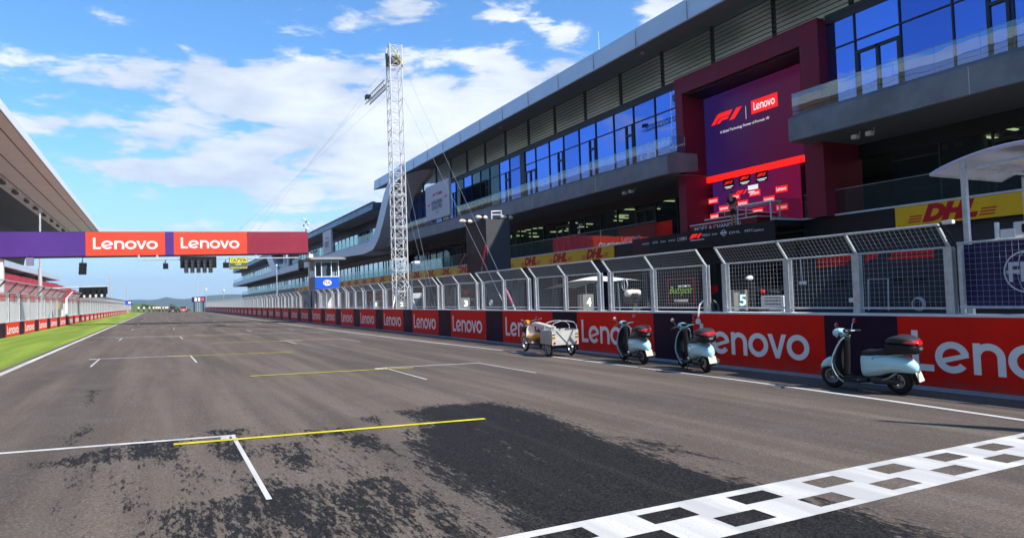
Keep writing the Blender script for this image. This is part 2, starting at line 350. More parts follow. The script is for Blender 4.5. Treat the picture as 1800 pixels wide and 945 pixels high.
# --- the track: one sheet, finer where it is near; "patch" marks where fresh dark sealing lies
def trackmat():
    m=bpy.data.materials.new('asphalt'); m.use_nodes=True; t=m.node_tree; q=NT(t); b=t.nodes['Principled BSDF']
    g=q.n('ShaderNodeTexCoord').outputs['Object']
    at=q.n('ShaderNodeAttribute',attribute_name='patch').outputs['Fac']
    st=q.n('ShaderNodeMapping',ins={'Vector':g,'Scale':(1.6,.10,1.)}); st2=q.n('ShaderNodeMapping',ins={'Vector':g,'Scale':(.7,.035,1.)})
    s1=q.n('ShaderNodeTexNoise',ins={'Scale':1.3,'Detail':5.,'Roughness':.6,'Vector':st.outputs[0]})
    s2=q.n('ShaderNodeTexNoise',ins={'Scale':1.,'Detail':3.,'Vector':st2.outputs[0]})
    bl=q.n('ShaderNodeTexNoise',ins={'Scale':.8,'Detail':6.,'Roughness':.7,'Vector':g})
    ag=q.n('ShaderNodeTexNoise',ins={'Scale':42.,'Detail':5.,'Roughness':.85,'Vector':g})
    ag2=q.n('ShaderNodeTexVoronoi',ins={'Scale':60.,'Vector':g})
    c=q.mix(q.mr(s1.outputs[0],.3,.7),(.110,.086,.068),(.160,.128,.103))
    c=q.mix(q.m('MULTIPLY',q.mr(s2.outputs[0],.50,.62),.52),c,(.066,.056,.050))
    c=q.mix(q.m('MULTIPLY',q.mr(bl.outputs[0],.45,.75),.25),c,(.185,.16,.14))
    c=q.mix(q.m('MULTIPLY',q.mr(ag.outputs[0],.50,.60),.62),c,(.045,.038,.034))
    c=q.mix(q.m('MULTIPLY',q.mr(ag.outputs[0],.44,.36,0,1),.60),c,(.30,.26,.22))
    # ragged sealing: the mark plus streaky and fine noise, cut sharply
    r1=q.n('ShaderNodeMapping',ins={'Vector':g,'Scale':(1.,.22,1.)})
    rn=q.n('ShaderNodeTexNoise',ins={'Scale':3.4,'Detail':12.,'Roughness':.78,'Vector':r1.outputs[0]})
    fn=q.n('ShaderNodeTexNoise',ins={'Scale':26.,'Detail':4.,'Roughness':.75,'Vector':r1.outputs[0]})
    v=q.m('ADD',at,q.m('ADD',q.m('MULTIPLY',q.m('SUBTRACT',rn.outputs[0],.5),2.2),q.m('MULTIPLY',q.m('SUBTRACT',fn.outputs[0],.5),2.0)))
    f=q.mr(v,.40,.64)
    dk=q.mix(q.mr(ag.outputs[0],.40,.58),(.036,.034,.034),(.008,.0075,.007))
    dk=q.mix(q.m('MULTIPLY',q.mr(s1.outputs[0],.54,.68),.35),dk,q.mix(q.mr(ag.outputs[0],.42,.55),(.085,.078,.07),(.016,.015,.014)))
    c=q.mix(f,c,dk); q.link(c,b.inputs['Base Color'])
    q.link(q.m('SUBTRACT',.88,q.m('MULTIPLY',f,.12)),b.inputs['Roughness']); b.inputs['Specular IOR Level'].default_value=.08
    h=q.m('ADD',q.m('MULTIPLY',ag.outputs[0],.6),q.m('MULTIPLY',ag2.outputs[0],.4))
    q.link(q.n('ShaderNodeBump',ins={'Strength':.55,'Distance':.006,'Height':h}).outputs[0],b.inputs['Normal']); return m
ASPH=trackmat()
def patch_values(P):
    "P: n x 2 ground points. Shapes of the sealing, traced on the ground plane"
    polys=[(1.0,[(690,722),(770,712),(868,705),(925,716),(1010,748),(1130,790),(1240,826),(1350,858),(1500,892),(1640,940),(1760,990),(1500,1200),(1100,1100),(935,945),(860,890),(790,850),(735,805),(715,760),(760,745)]),
           (.60,[(230,960),(270,905),(330,880),(440,862),(560,846),(690,835),(770,868),(850,925),(905,975),(700,1100),(300,1100)]),
           (.62,[(230,776),(330,768),(330,790),(250,808),(150,815),(70,822),(60,815),(150,795)]),(.60,[(100,772),(165,745),(172,752),(120,780)]),
           (.60,[(345,756),(430,753),(440,765),(350,768)]),(.60,[(360,775),(440,770),(450,800),(420,815),(375,812)]),(.60,[(245,785),(330,780),(320,820),(255,800)]),
           (.60,[(455,780),(540,772),(560,800),(540,835),(500,815),(465,795)]),(.60,[(540,755),(620,750),(600,765),(545,768)]),(.58,[(600,770),(660,760),(700,790),(640,800)]),
           (.60,[(245,780),(300,782),(300,815),(285,812)]),(.62,[(158,682),(185,683),(170,690),(160,712),(152,706)]),(.60,[(620,735),(670,730),(660,750)]),
           (.60,[(420,840),(480,830),(520,850),(440,868)]),(.58,[(215,870),(250,882),(240,905),(222,895)]),(.60,[(505,800),(560,835),(620,860),(560,852),(500,815)]),
           (.30,[(60,960),(100,820),(300,770),(620,745),(760,800),(900,900),(960,960),(500,1150)]),
           (.62,[(1065,760),(1150,775),(1250,800),(1330,820),(1240,805),(1130,785)])]
    val=np.full(len(P),-.25)
    for lvl,pl in polys:
        pg=np.array([onG(x,min(y,1190))[:2] for x,y in pl]); n=len(pg); ins=np.zeros(len(P),bool); dm=np.full(len(P),1e9)
        for i in range(n):
            a=pg[i]; b=pg[(i+1)%n]; c=((a[1]>P[:,1])!=(b[1]>P[:,1]))&(P[:,0]<(b[0]-a[0])*(P[:,1]-a[1])/((b[1]-a[1]) or 1e-9)+a[0]); ins^=c
            t=np.clip(((P-a)@(b-a))/max(1e-9,(b-a)@(b-a)),0,1); dm=np.minimum(dm,np.hypot(*(P-(a+t[:,None]*(b-a))).T))
        sgn=np.where(ins,dm,-dm); soft=.34 if lvl>.9 else .16
        val=np.maximum(val,np.clip(.5+sgn/soft*.5,-.25,1)*lvl if lvl>.9 else -.25+(lvl+.25)*np.clip(.75+sgn/.45,0,1))
    return val
XL,XR=-3.75,12.95
def track():
    xs=[XL]+list(np.arange(-3.6,12.9,.075))+[XR]; ys=list(np.arange(1.0,16,.09))
    far=[18,21,25,30,40,50,70,90,120,150,180,200]+[205+8*i for i in range(1,14)]+[330,360,400,450,500,550,600,650,700,800]
    mb=MB(); n=len(xs); vs=[(x,y,gz(x,y)) for y in ys for x in xs]; P=np.array([(v[0],v[1]) for v in vs]); pv=list(patch_values(P))
    mb.add(vs,[(j*n+i,j*n+i+1,(j+1)*n+i+1,(j+1)*n+i) for j in range(len(ys)-1) for i in range(n-1)])
    for grid in ([-40,-20,-5,0,ys[0]],[ys[-1]]+far):
        fx=[XL,0,5,XR]; vv=[(x,y,gz(x,y)) for y in grid for x in fx]; pv+=[-.25]*len(vv)
        mb.add(vv,[(j*4+i,j*4+i+1,(j+1)*4+i+1,(j+1)*4+i) for j in range(len(grid)-1) for i in range(3)])
    o=struct('track',mb,ASPH,True); a=o.data.attributes.new('patch','FLOAT','POINT'); a.data.foreach_set('value',np.array(pv,dtype=np.float32)); return o
track()
sheet('grass',-10.,XL+.02,-40,800,3,YS,GRASS,-.004)
PITM=groundmat('pit_lane_asphalt',(.10,.095,.09),(.15,.145,.14),.5,bump=.3,bs=60)
sheet('pit_lane',XR,34,-40,280,4,[y for y in YS if y<=320],PITM,0.)
sheet('spectator_ground',-45,-10.,-40,800,3,YS,groundmat('gravel',(.22,.2,.17),(.3,.28,.25),.6),-.01)
# terrain out to the horizon: dips behind the crest, fields, then hills
tm=MB()
def terr(x,y):
    if y<=800: return gz(x,y)-.25-(0 if -45<x<34 else .3)
    return -26.2
def addgrid(mb,xs,ys,f):
    n=len(xs); mb.add([(x,y,f(x,y)) for y in ys for x in xs],[(j*n+i,j*n+i+1,(j+1)*n+i+1,(j+1)*n+i) for j in range(len(ys)-1) for i in range(n-1)])
addgrid(tm,[-9000,-3000,-1000,-300,-45,-14,0,12,34,300,1000,3000,9000],[-9000,-2000,-500]+YS+[1500,3000,6000,12000],terr)
struct('ground',tm,FIELD,True)
def ridge(name,X0,X1,Y,prf,depth,m,n=90,rows=7,seed=0,amp=.12):
    mb=MB(); xs=[X0+(X1-X0)*i/n for i in range(n+1)]; vs=[]
    for j in range(rows+1):
        t=j/rows
        for x in xs:
            h=prf(x)*math.sin(t*math.pi/2 if t<=1 else 0)
            nz=noise.fractal(Vector((x/ (depth*.6)+seed,t*2.2,seed)),1.,2.1,5)
            vs.append((x,Y+depth*t,-26+max(0,(h+26*math.sin(t*math.pi/2))*(1+amp*nz*t))))
    mb.add(vs,[(j*(n+1)+i,j*(n+1)+i+1,(j+1)*(n+1)+i+1,(j+1)*(n+1)+i) for j in range(rows) for i in range(n)])
    return struct(name,mb,m,True)
def interp(pts):
    def f(x):
        if x<=pts[0][0]: return pts[0][1]
        for (a,b),(c,d) in zip(pts,pts[1:]):
            if x<=c:
                t=(x-a)/(c-a); t=t*t*(3-2*t); return b+(d-b)*t
        return pts[-1][1]
    return f
HILL=groundmat('forested_hill',(.030,.055,.030),(.05,.075,.035),.004,bs=.03,bump=.2)
YH=5200
hp=[(-7000,40)]+[(onY(x,y,YH).x,onY(x,y,YH).z) for x,y in ((150,533),(200,530),(240,526),(255,527),(275,526),(290,522),(300,523),(312,525.5),(330,525.5),(350,521),(375,518.5),(400,517),(430,517),(470,519),(520,524),(600,527))]+[(9000,60)]
ridge('hills',-7000,9000,YH-700,interp(hp),700,HILL,n=300,amp=.03,seed=3)
GREENH=groundmat('scrub_hill',(.075,.115,.03),(.12,.16,.05),.02,bs=.3)
YG=760
gp=[(-500,-10),(onY(150,536,YG).x,-4)]+[(onY(x,y,YG).x,onY(x,y,YG).z) for x,y in ((190,533),(240,533.5),(262,535),(275,535.5),(284,539),(292,542))]+[(60,-8),(300,-16)]
ridge('green_hill',-500,300,YG-70,interp(gp),70,GREENH,n=160,amp=.05,seed=9)
# scrub and small trees standing on the green hill
def leafball(mb,c,r,n,s,rnd):
    for _ in range(n):
        d=Vector((rnd.gauss(0,1),rnd.gauss(0,1),rnd.gauss(0,.8))).normalized()*r*(rnd.random()**.4); p=Vector(c)+d
        a=Vector((rnd.gauss(0,1),rnd.gauss(0,1),rnd.gauss(0,1))).normalized(); b=a.orthogonal().normalized(); a*=s; b*=s*.7
        mb.add([p-a,p+b,p+a,p-b],[(0,1,2,3)])
LEAF=mat('foliage',(.07,.11,.028),.7,var=.45,scale=.4)
BARK=mat('bark',(.09,.07,.05),.9)
rnd=random.Random(5)
base_=None
for i,(x,y,hh) in enumerate(((252,533.5,6),(259,535.5,5),(270,536,4.5),(301,534,7),(306,536,5),(297,538,4.5),(313,540,5),(227,533,6),(218,532.5,5.5),(330,541,5))):
    Yt=700; p=onY(x,y,Yt); top=p.z; 
    t=thing('tree','small bushy tree on the green rise at the far end of the track' ,'tree',(p.x,Yt,top-hh),group='trees at the far end of the track')
    m1=MB(); 
    for _ in range(7):
        c=(rnd.uniform(-1,1)*hh*.32,rnd.uniform(-1,1)*hh*.3,hh*rnd.uniform(.5,.85)); leafball(m1,c,hh*.26,60,.35,rnd)
    m1.build('crown',LEAF,t,world=False); m2=MB(); m2.tube([(0,0,-3),(0,0,hh*.55)],[.25,.12],6); m2.build('trunk',BARK,t,world=False)
hm=MB(); hm.box(-9050,9050,-9050,12050,-28.5,420)
HZ=bpy.data.materials.new('air'); HZ.use_nodes=True; HZ.node_tree.nodes.clear(); q=NT(HZ.node_tree)
vol=q.n('ShaderNodeVolumePrincipled',ins={'Color':(.62,.78,.95,1),'Density':.00011,'Anisotropy':.1}); q.link(vol.outputs[0],q.n('ShaderNodeOutputMaterial').inputs['Volume'])
tag(hm.build('haze',HZ),kind='stuff',label='thin pale blue air over the whole place')
# ------------------------------------------------------------------ painted markings
def paintmat(name,c):
    m=bpy.data.materials.new(name); m.use_nodes=True; q=NT(m.node_tree); b=m.node_tree.nodes['Principled BSDF']; g=q.n('ShaderNodeTexCoord').outputs['Object']
    n1_=q.n('ShaderNodeTexNoise',ins={'Scale':55.,'Detail':6.,'Roughness':.8,'Vector':g}); n2_=q.n('ShaderNodeTexNoise',ins={'Scale':1.6,'Detail':4.,'Vector':q.n('ShaderNodeMapping',ins={'Vector':g,'Scale':(2.5,.25,1.)}).outputs[0]})
    cc=q.mix(q.mr(n2_.outputs[0],.35,.7),tuple(x*.72 for x in c),c); cc=q.mix(q.m('MULTIPLY',q.mr(n1_.outputs[0],.56,.66),q.mr(n2_.outputs[0],.4,.65,.35,.85)),cc,(.16,.14,.12))
    q.link(cc,b.inputs['Base Color']); b.inputs['Roughness'].default_value=.75; b.inputs['Specular IOR Level'].default_value=.2
    q.link(q.n('ShaderNodeBump',ins={'Strength':.4,'Distance':.004,'Height':n1_.outputs[0]}).outputs[0],b.inputs['Normal']); return m
PAINT=paintmat('road_paint_white',(.62,.60,.57)); PAINTY=paintmat('road_paint_yellow',(.72,.60,.02))
def strip(mb,a,b,w_,dz=.004,n=1):
    a=Vector(a);b=Vector(b); d=(b-a).normalized(); s_=Vector((-d.y,d.x))*w_/2
    for i in range(n):
        p=a.lerp(b,i/n); q=a.lerp(b,(i+1)/n)
        mb.add([(v.x,v.y,gz(v.x,v.y)+dz) for v in (p-s_,q-s_,q+s_,p+s_)],[(0,1,2,3)])
mk=MB(); strip(mk,(-3.5,-40),(-3.5,232),.16,n=40)
edge=[(10.5,-40),(10.5,5),(10.72,7.3),(10.88,10.8),(10.88,14.7),(10.8,21),(10.6,25.7),(10.34,32.2),(10.15,43),(10.0,63),(10.1,91),(10.3,130),(10.5,232)]
for a,b in zip(edge,edge[1:]): strip(mk,a,b,.13,n=max(1,int((b[1]-a[1])/6)))
struct('edge_lines',mk,PAINT)
gm=MB(); ym=MB()
def g2(x,y): v=onG(x,y); return (v.x,v.y)
w_=.10; wl=.048
strip(gm,(-1.75,9.62),(.84,9.44),w_); strip(gm,(.81,9.39),(.81,6.2),wl,.004); strip(gm,(-1.7,9.56),(-1.7,6.4),wl,.004); strip(gm,(.66,9.33),(.76,9.32),.2,.0048)
strip(ym,(.13,9.17),(4.13,8.98),.11,.0088)
for k_,(L,Rr,Y,sd_) in enumerate(((5.2,7.9,17.5,1),(-1.7,.9,25.3,0),(5.2,7.9,33.5,1),(-1.75,.97,41.35,0))):
    strip(gm,(L-.05,Y),(Rr+.05,Y),w_); strip(gm,(L,Y-.06),(L,Y-3.2),wl); strip(gm,(Rr,Y-.06),(Rr+.05,Y-3.2),wl)
    strip(gm,(L-.28,Y-.12),(L-.06,Y-.13),.2,.0048)
    yl=(1.87,17.09,5.87,17.1),(.23,25.1,4.13,25.0),(2.0,33.1,5.9,33.1),(.2,41.1,4.1,41.1)
    a,b,c,d=yl[k_]; strip(ym,(a,b),(c,d),.10,.0088)
for j in range(3,12):
    L=5.2 if j%2 else -1.72; Y=33.4+8*(j-1)+ (0 if j%2 else 0)
    if Y<120: strip(gm,(L,Y),(L+2.65,Y),w_); strip(gm,(L,Y-.06),(L,Y-3),wl); strip(gm,(L+2.65,Y-.06),(L+2.65,Y-3),wl)
strip(gm,(-3.4,42.3),(9.95,42.6),.14,.0128,n=6)
struct('grid_box_lines',gm,PAINT); struct('yellow_grid_lines',ym,PAINTY)
# chequered finish line: two rows of unpainted squares in a white band, lower edge nearer
ck=MB()
A0,A1=onG(900,940),onG(1800,762.5); B0,B1=onG(1250,945),onG(1800,817.5)
def lerpX(a,b,x): t=(x-a.x)/(b.x-a.x); return a.y+(b.y-a.y)*t
def cy(x,v): return lerpX(B0,B1,x)*(1-v)+lerpX(A0,A1,x)*v
c1=5.19; per=.965; sw=.45
A0,A1=Vector((4.86,4.52)),Vector((9.46,4.70)); B0,B1=Vector((3.5,3.665)),Vector((7.69,3.815))
def cell(x0,x1,v0,v1):
    ck.add([(x,cy(x,v),gz(x,cy(x,v))+.004) for x,v in ((x0,v0),(x1,v0),(x1,v1),(x0,v1))],[(0,1,2,3)])
for kk in range(-8,7):
    u=c1+per*kk; l=u-.49
    cell(u,u+per,0,.14); cell(u,u+per,.43,.57); cell(u,u+per,.86,1.)
    cell(u+sw,u+per,.57,.86); cell(l+sw,l+per,.14,.43)
ck.m=0; struct('chequered_line',ck,PAINT)
# ================================================================== BARRIERS
KERB=mat('kerb_grey_blue',(.24,.27,.28),.8,var=.15,scale=3)
END=238.
PER=5.745
def barrier(name,label,Xf,z0,z1,side,y0,thick,first,nred,cat='barrier'):
    "side -1: face looks to -X (right-hand wall); +1: face looks to +X"
    t=thing(name,label,cat,(Xf,y0,0)); s_=side
    xa,xb=sorted((Xf-s_*.02,Xf-s_*thick))
    m=MB(); ys=[y0]+[y for y in YS if y0<y<END]+[END]
    for a,b in zip(ys,ys[1:]):
        za,zb=prof(a),prof(b)
        m.add([(xa,a,z0-.1+za),(xb,a,z0-.1+za),(xb,a,z1-.03+za),(xa,a,z1-.03+za),(xa,b,z0-.1+zb),(xb,b,z0-.1+zb),(xb,b,z1-.03+zb),(xa,b,z1-.03+zb)],[(0,1,2,3),(4,5,6,7),(0,1,5,4),(1,2,6,5),(2,3,7,6),(3,0,4,7)])
    m.build('wall',CONC,t)
    m=MB(); 
    for a,b in zip(ys,ys[1:]):
        za,zb=prof(a),prof(b); x0,x1=xa-.015,xb+.015
        m.add([(x0,a,z1-.028+za),(x1,a,z1-.028+za),(x1,a,z1+.012+za),(x0,a,z1+.012+za),(x0,b,z1-.028+zb),(x1,b,z1-.028+zb),(x1,b,z1+.012+zb),(x0,b,z1+.012+zb)],[(0,1,2,3),(4,5,6,7),(0,1,5,4),(1,2,6,5),(2,3,7,6),(3,0,4,7)])
    m.build('capping',WHITE if s_<0 else GALV,t)
    redw=4.1; drk=PER-redw
    lz=.23*(z1-z0)/1.38 ; Hc=(z1-z0)*(.545 if s_<0 else .56); bz=z0+(z1-z0)*(.245 if s_<0 else .2)
    proto=None
    for k_ in range(-3,nred):
        Y=first+PER*k_; 
        if Y+redw<y0 or Y+PER>END: continue
        dz=prof(Y+2)
        for nm,a,b,mt in (('red_banner',Y,Y+redw,RED if s_<0 else REDL),('dark_banner',Y+redw,Y+PER,DARKB)):
            if s_>0 and 72.3<(a+b)/2<78.5 and nm!='red_banner': pass
            m=MB(); x0,x1=sorted((Xf-s_*.018,Xf)); m.box(x0,x1,a+.004,b-.004,z0+.03+dz,z1-.032+dz); p=m.build(nm,mt,t)
            if nm=='red_banner':
                l=MB()
                if proto is None:
                    Wd=3.42
                    M=faceM('-X',0,0,0) if s_<0 else faceM('+X',0,0,0)
                    wordmark(l,M,Wd,Hc); proto=l.mesh('lettering',LETTER)
                o=bpy.data.objects.new('lettering',proto); COL.objects.link(o); o.parent=p
                yl=(b-.27) if s_<0 else (a+.33)
                o.location=(0+s_*.003,yl-y0,bz+dz)
                # the parent's own origin is the thing's origin
    return t
BR=barrier('pit_wall','long pit wall on the right covered in red banners with white lettering, foot of the wire fence','barrier' and 12.75,-.38,1.0,-1,1.2,.36,10.05-PER*1,42)
kb=MB()
for a,b in zip(YS,YS[1:]):
    if b<=300: kb.add([(12.55,a,-.38+prof(a)),(12.75,a,-.33+prof(a)),(12.55,b,-.38+prof(b)),(12.75,b,-.33+prof(b))],[(0,1,3,2)])
struct('kerb_strip',kb,KERB)
BL=barrier('track_barrier','low barrier with sunlit red banners behind the grass on the left',-7.5,.21,1.05,1,20,.3,23.2,38)
# ================================================================== DEBRIS FENCES
def ibeam(mb,x,y,z0,z1,w_=.13,d=.15,t=.012):
    "H-section post, flanges facing along x"
    mb.box(x-w_/2,x-w_/2+t,y-d/2,y+d/2,z0,z1); mb.box(x+w_/2-t,x+w_/2,y-d/2,y+d/2,z0,z1); mb.box(x-w_/2+t,x+w_/2-t,y-t/2,y+t/2,z0,z1)
def wirenet(mb,y0,y1,lo,hi,sp=.1,t=.0018,spz=.1):
    "net in the plane through lo=(x,z) and hi=(x,z), running along y"
    n=max(2,round((y1-y0)/sp)); L=math.hypot(hi[0]-lo[0],hi[1]-lo[1]); k_=max(2,round(L/spz)); dx,dz=(hi[0]-lo[0])/L,(hi[1]-lo[1])/L; nx,nz=-dz,dx
    for i in range(n+1):
        y=y0+(y1-y0)*i/n
        a=[(lo[0]+nx*t,y,lo[1]+nz*t),(lo[0]-nx*t,y-t,lo[1]-nz*t),(lo[0]-nx*t,y+t,lo[1]-nz*t)]; b=[(p[0]+dx*L,p[1],p[2]+dz*L) for p in a]
        mb.add(a+b,[(0,1,4,3),(1,2,5,4),(2,0,3,5)])
    for j in range(k_+1):
        x=lo[0]+dx*L*j/k_; z=lo[1]+dz*L*j/k_; o=.004
        mb.add([(x+nx*(t+o),y0,z+nz*(t+o)),(x-t*dx+nx*o,y0,z-t*dz+nz*o),(x+t*dx+nx*o,y0,z+t*dz+nz*o),(x+nx*(t+o),y1,z+nz*(t+o)),(x-t*dx+nx*o,y1,z-t*dz+nz*o),(x+t*dx+nx*o,y1,z+t*dz+nz*o)],[(0,1,4,3),(1,2,5,4),(2,0,3,5)])
FX,FTX,FZ0,FZK,FZT=12.95,12.62,1.0,2.25,2.65
def fence_parts(t,ys,X=FX,TX=FTX,z0=FZ0,zk=FZK,zt=FZT,pw=.13,top=True):
    for i,y in enumerate(ys):
        m=MB(); ibeam(m,X,y,z0,zk,pw,.15); m.box(X-.12,X+.12,y-.11,y+.11,z0,z0+.02); p=m.build('post',GALV,t)
        if top: m=MB(); m.tube([(X,y,zk-.02),(TX,y,zt)],.035,4); m.build('bracket',GALV,p if False else t)
    for a,b in zip(ys,ys[1:]):
        m=MB(); wirenet(m,a+.08,b-.08,(X-.03,z0+.14),(X-.03,zk-.03)); f=m.build('wire_panel',WIRE,t)
        m=MB(); m.tube([(X-.03,a+.06,z0+.12),(X-.03,b-.06,z0+.12)],.021,6); m.build('bottom_rail',GALV,t); m=MB(); m.tube([(X-.03,a+.06,zk-.01),(X-.03,b-.06,zk-.01)],.021,6); m.build('middle_rail',GALV,t)
        if top: m=MB(); m.tube([(TX,a-.02,zt),(TX,b+.02,zt)],.024,6); m.build('top_rail',GALV,t)
        if top: m=MB(); wirenet(m,a+.03,b-.03,(X-.03,zk+.01),(TX,zt-.01)); m.build('tilted_wire_panel',WIRE,t)
gF='fence sections on the pit wall'
t=thing('fence_section','wire fence section nearest the round canopy, wide end post carrying a white camera','fence',(FX,7.46,FZ0),group=gF); fence_parts(t,[7.46,9.35,11.12,13.08])
mod=thing('fence_section','wire fence section behind the two left scooters, leaning top','fence',(FX,13.78,FZ0),group=gF); fence_parts(mod,[13.78,15.97,18.12])
FENCES=[mod]
def ordinal(n): return {1:'first',2:'second',3:'third'}.get(n,'%dth'%n)
k_=1
while 13.78+4.92*k_+4.4<END:
    Y=13.78+4.92*k_
    lab={1:'wire fence section above the motor tricycle, leaning top',2:'wire fence section between boards four and three, with a gap either side'}.get(k_)
    d=dup(mod,(FX,Y,FZ0+prof(Y)),label=lab or 'grey wire fence section farther up the pit wall, leaning top, %s from the tricycle'%ordinal(k_)); FENCES.append(d); k_+=1
# upright fence beside the canopy, in front of the blue board
t=thing('fence_section','upright wire fence in front of the dark blue round-emblem board, no leaning top','fence',(FX,7.2,FZ0),group=gF)
m=MB(); m.tube([(FX-.03,7.3,1.14),(FX-.03,2.,1.14)],.024,6); m.build('bottom_rail',GALV,t); m=MB(); m.tube([(FX-.03,7.3,2.30),(FX-.03,2.,2.30)],.022,6); m.build('top_rail',GALV,t)
m=MB(); wirenet(m,2.,7.3,(FX-.03,1.14),(FX-.03,2.3)); m.build('wire_panel',WIRE,t)
for y in (7.26,4.3,2.0): m=MB(); m.box(FX-.04,FX+.04,y-.035,y+.035,1.0,2.32); m.build('post',GALV,t)
# left-hand fence
LX,LTX=-7.7,-7.2
lmod=thing('fence_section','pale wire fence section on the left barrier','fence',(LX,40.9,1.07),group='fence sections on the left barrier')
def lfence(t,ys):
    for y in ys: m=MB(); m.box(LX-.08,LX+.08,y-.08,y+.08,1.05,2.72); m.tube([(LX,y,2.7),(LTX,y,3.3)],.055,4); m.build('post',WHITE,t)
    for a,b in zip(ys,ys[1:]):
        m=MB(); wirenet(m,a,b,(LX+.03,1.1),(LX+.03,2.7),.1,.0028); m.build('wire_panel',WIRE,t)
        m=MB(); wirenet(m,a,b,(LX+.03,2.72),(LTX,3.28),.1,.0028); m.build('tilted_wire_panel',WIRE,t); m=MB(); m.tube([(LTX,a,3.3),(LTX,b,3.3)],.03,5); m.build('top_rail',GALV,t); m=MB(); m.tube([(LX+.03,a,2.7),(LX+.03,b,2.7)],.03,5); m.build('middle_rail',GALV,t)
lfence(lmod,[40.9,44.4]); lmod['label']='pale wire fence section on the left barrier, nearest the camera'
k_=1
while 40.9+3.5*k_+3.5<END:
    Y=40.9+3.5*k_
    if not 72<Y+1.5<74.5:
        dup(lmod,(LX,Y,1.07+prof(Y)),label='pale wire fence section on the left barrier, %s panel from the near end'%ordinal(k_+1))
    k_+=1
# ================================================================== PADDOCK BUILDING
DARKIN=mat('dark_interior',(.03,.03,.032),.8,var=.2)
CEIL=mat('interior_ceiling',(.22,.22,.21),.8)
LAMPW=mat('ceiling_lamp_warm',(.9,.85,.6),.5,emit=(1,.86,.5),es=2.2)
SLAB=mat('slab_edge_white',(.62,.64,.66),.45,var=.05)
BLK=mat('black_board',(.008,.008,.009),.45,var=.2,scale=1)
gW='window bays of the paddock building'
def window(par,X,y0,y1,z0,z1,glass,transom=None,door=None,fr=.05):
    m=MB(); m.box(X,X+.02,y0+fr*.5,y1-fr*.5,z0,z1); p=m.build('window',glass,par)
    m=MB(); m.box(X-.07,X+.07,y0-fr*.5,y0+fr*.5-.001,z0,z1); m.box(X-.06,X+.05,y0+fr*.5,y1-fr*.5,z0-.03,z0+.05); m.box(X-.06,X+.05,y0+fr*.5,y1-fr*.5,z1-.05,z1+.02)
    if transom: m.box(X-.05,X+.04,y0+fr*.5,y1-fr*.5,transom-.03,transom+.03)
    if door=='double':
        for a in (y0+.03,(y0+y1)/2-.06,y1-.15): m.box(X-.085,X+.04,a,a+.12,z0+.05,z0+2.35)
        m.box(X-.085,X+.04,y0+.15,y1-.15,z0+2.23,z0+2.35)
    if door=='single':
        for a in (y0+.10,y0+.75): m.box(X-.085,X+.04,a,a+.11,z0+.05,transom or z1-.05)
        m.box(X-.085,X+.04,y0+.21,y0+.75,z0+2.2,z0+2.32)
    org=par.location; me=m.mesh('window_frame',MULL,False,org); o=bpy.data.objects.new('window_frame',me); COL.objects.link(o); o.parent=p
    return p
def box(par,name,m_,*a): m=MB(); m.box(*a); return m.build(name,m_,par)
def rail(par,X,y0,y1,z0,z1,name='glass_railing',step=1.55):
    m=MB(); n=max(1,round((y1-y0)/step)); 
    for i in range(n):
        a=y0+(y1-y0)*i/n; b=y0+(y1-y0)*(i+1)/n; m.box(X,X+.018,a+.008,b-.008,z0,z1)
    g=m.build(name,GRAIL,par)
    m=MB(); m.box(X-.008,X+.026,y0,y1,z1+.001,z1+.018); me=m.mesh('top_rail',GALV,False,par.location); o=bpy.data.objects.new('top_rail',me); COL.objects.link(o); o.parent=g
    return g
def balcony(par,y0,y1,near_end=True,fas=FASC,Xo=25.,z0=8.,z1=9.,rz=10.14,depth=2.,far_end=False):
    m=MB(); m.add([(Xo,y0,z0),(Xo,y1,z0),(Xo,y1,z1),(Xo,y0,z1)],[(0,1,2,3)])
    m.v=[];m.f=[];m.mi=[]
    pr=[(Xo,z0),(Xo,z1),(Xo+.34,z1+.22),(27.2,z1+.22),(27.2,z0+.25),(Xo+.06,z0-.001)]
    m.prism(pr,lambda u,v:(u,y0,v),(0,y1-y0,0)); s=m.build('balcony',fas,par)
    # joints between panels and the soffit under it
    m=MB(); 
    yy=y0+ (7 if near_end else 3)
    while yy<y1: 
        m=MB(); m.box(Xo-.006,Xo+.01,yy,yy+.02,z0+.02,z1-.01); yy+=8.4
        me=m.mesh('panel_joint',SLAB,False,par.location); o=bpy.data.objects.new('panel_joint',me); COL.objects.link(o); o.parent=s
    box(par,'balcony_soffit',SOFF,Xo+.1,29.,y0+.05,y1,z0-.02,z0+.0)
    g=rail(par,Xo+.30,y0+.06,y1,z1+.2,rz)
    if near_end:
        m=MB(); m.box(Xo+.32,26.35,y0+.05,y0+.068,z1+.2,rz); m.box(Xo+.3,Xo+.33,y0+.03,y0+.06,z1+.2,rz); m.box(26.3,26.34,y0+.03,y0+.045,z1+.2,rz+.02); m.build('end_railing',GRAIL,par)
def louvres(par,y0,y1,z0,z1,X=26.9):
    m=MB(); z=z0
    while z<z1-.05:
        m.add([(X,y0,z),(X+.10,y0,z+.06),(X+.10,y0,z+.10),(X,y0,z+.04),(X,y1,z),(X+.10,y1,z+.06),(X+.10,y1,z+.10),(X,y1,z+.04)],[(0,1,2,3),(4,5,6,7),(0,1,5,4),(1,2,6,5),(2,3,7,6),(3,0,4,7)]); z+=.23
    p=m.build('louvre_screen',mat('louvre_grey',(.075,.08,.09),.5,metal=.0,var=.1,scale=.5),par)
    m=MB(); y=y0+.3
    while y<y1: m=MB(); m.box(X+.14,X+.30,y,y+.16,z0,z1); y+=4.2; me=m.mesh('louvre_post',MULL,False,par.location); o=bpy.data.objects.new('louvre_post',me); COL.objects.link(o); o.parent=p
B1=thing('paddock_building','tall near section of the paddock building with deep blue windows and louvres','building',(27,4,-.8))
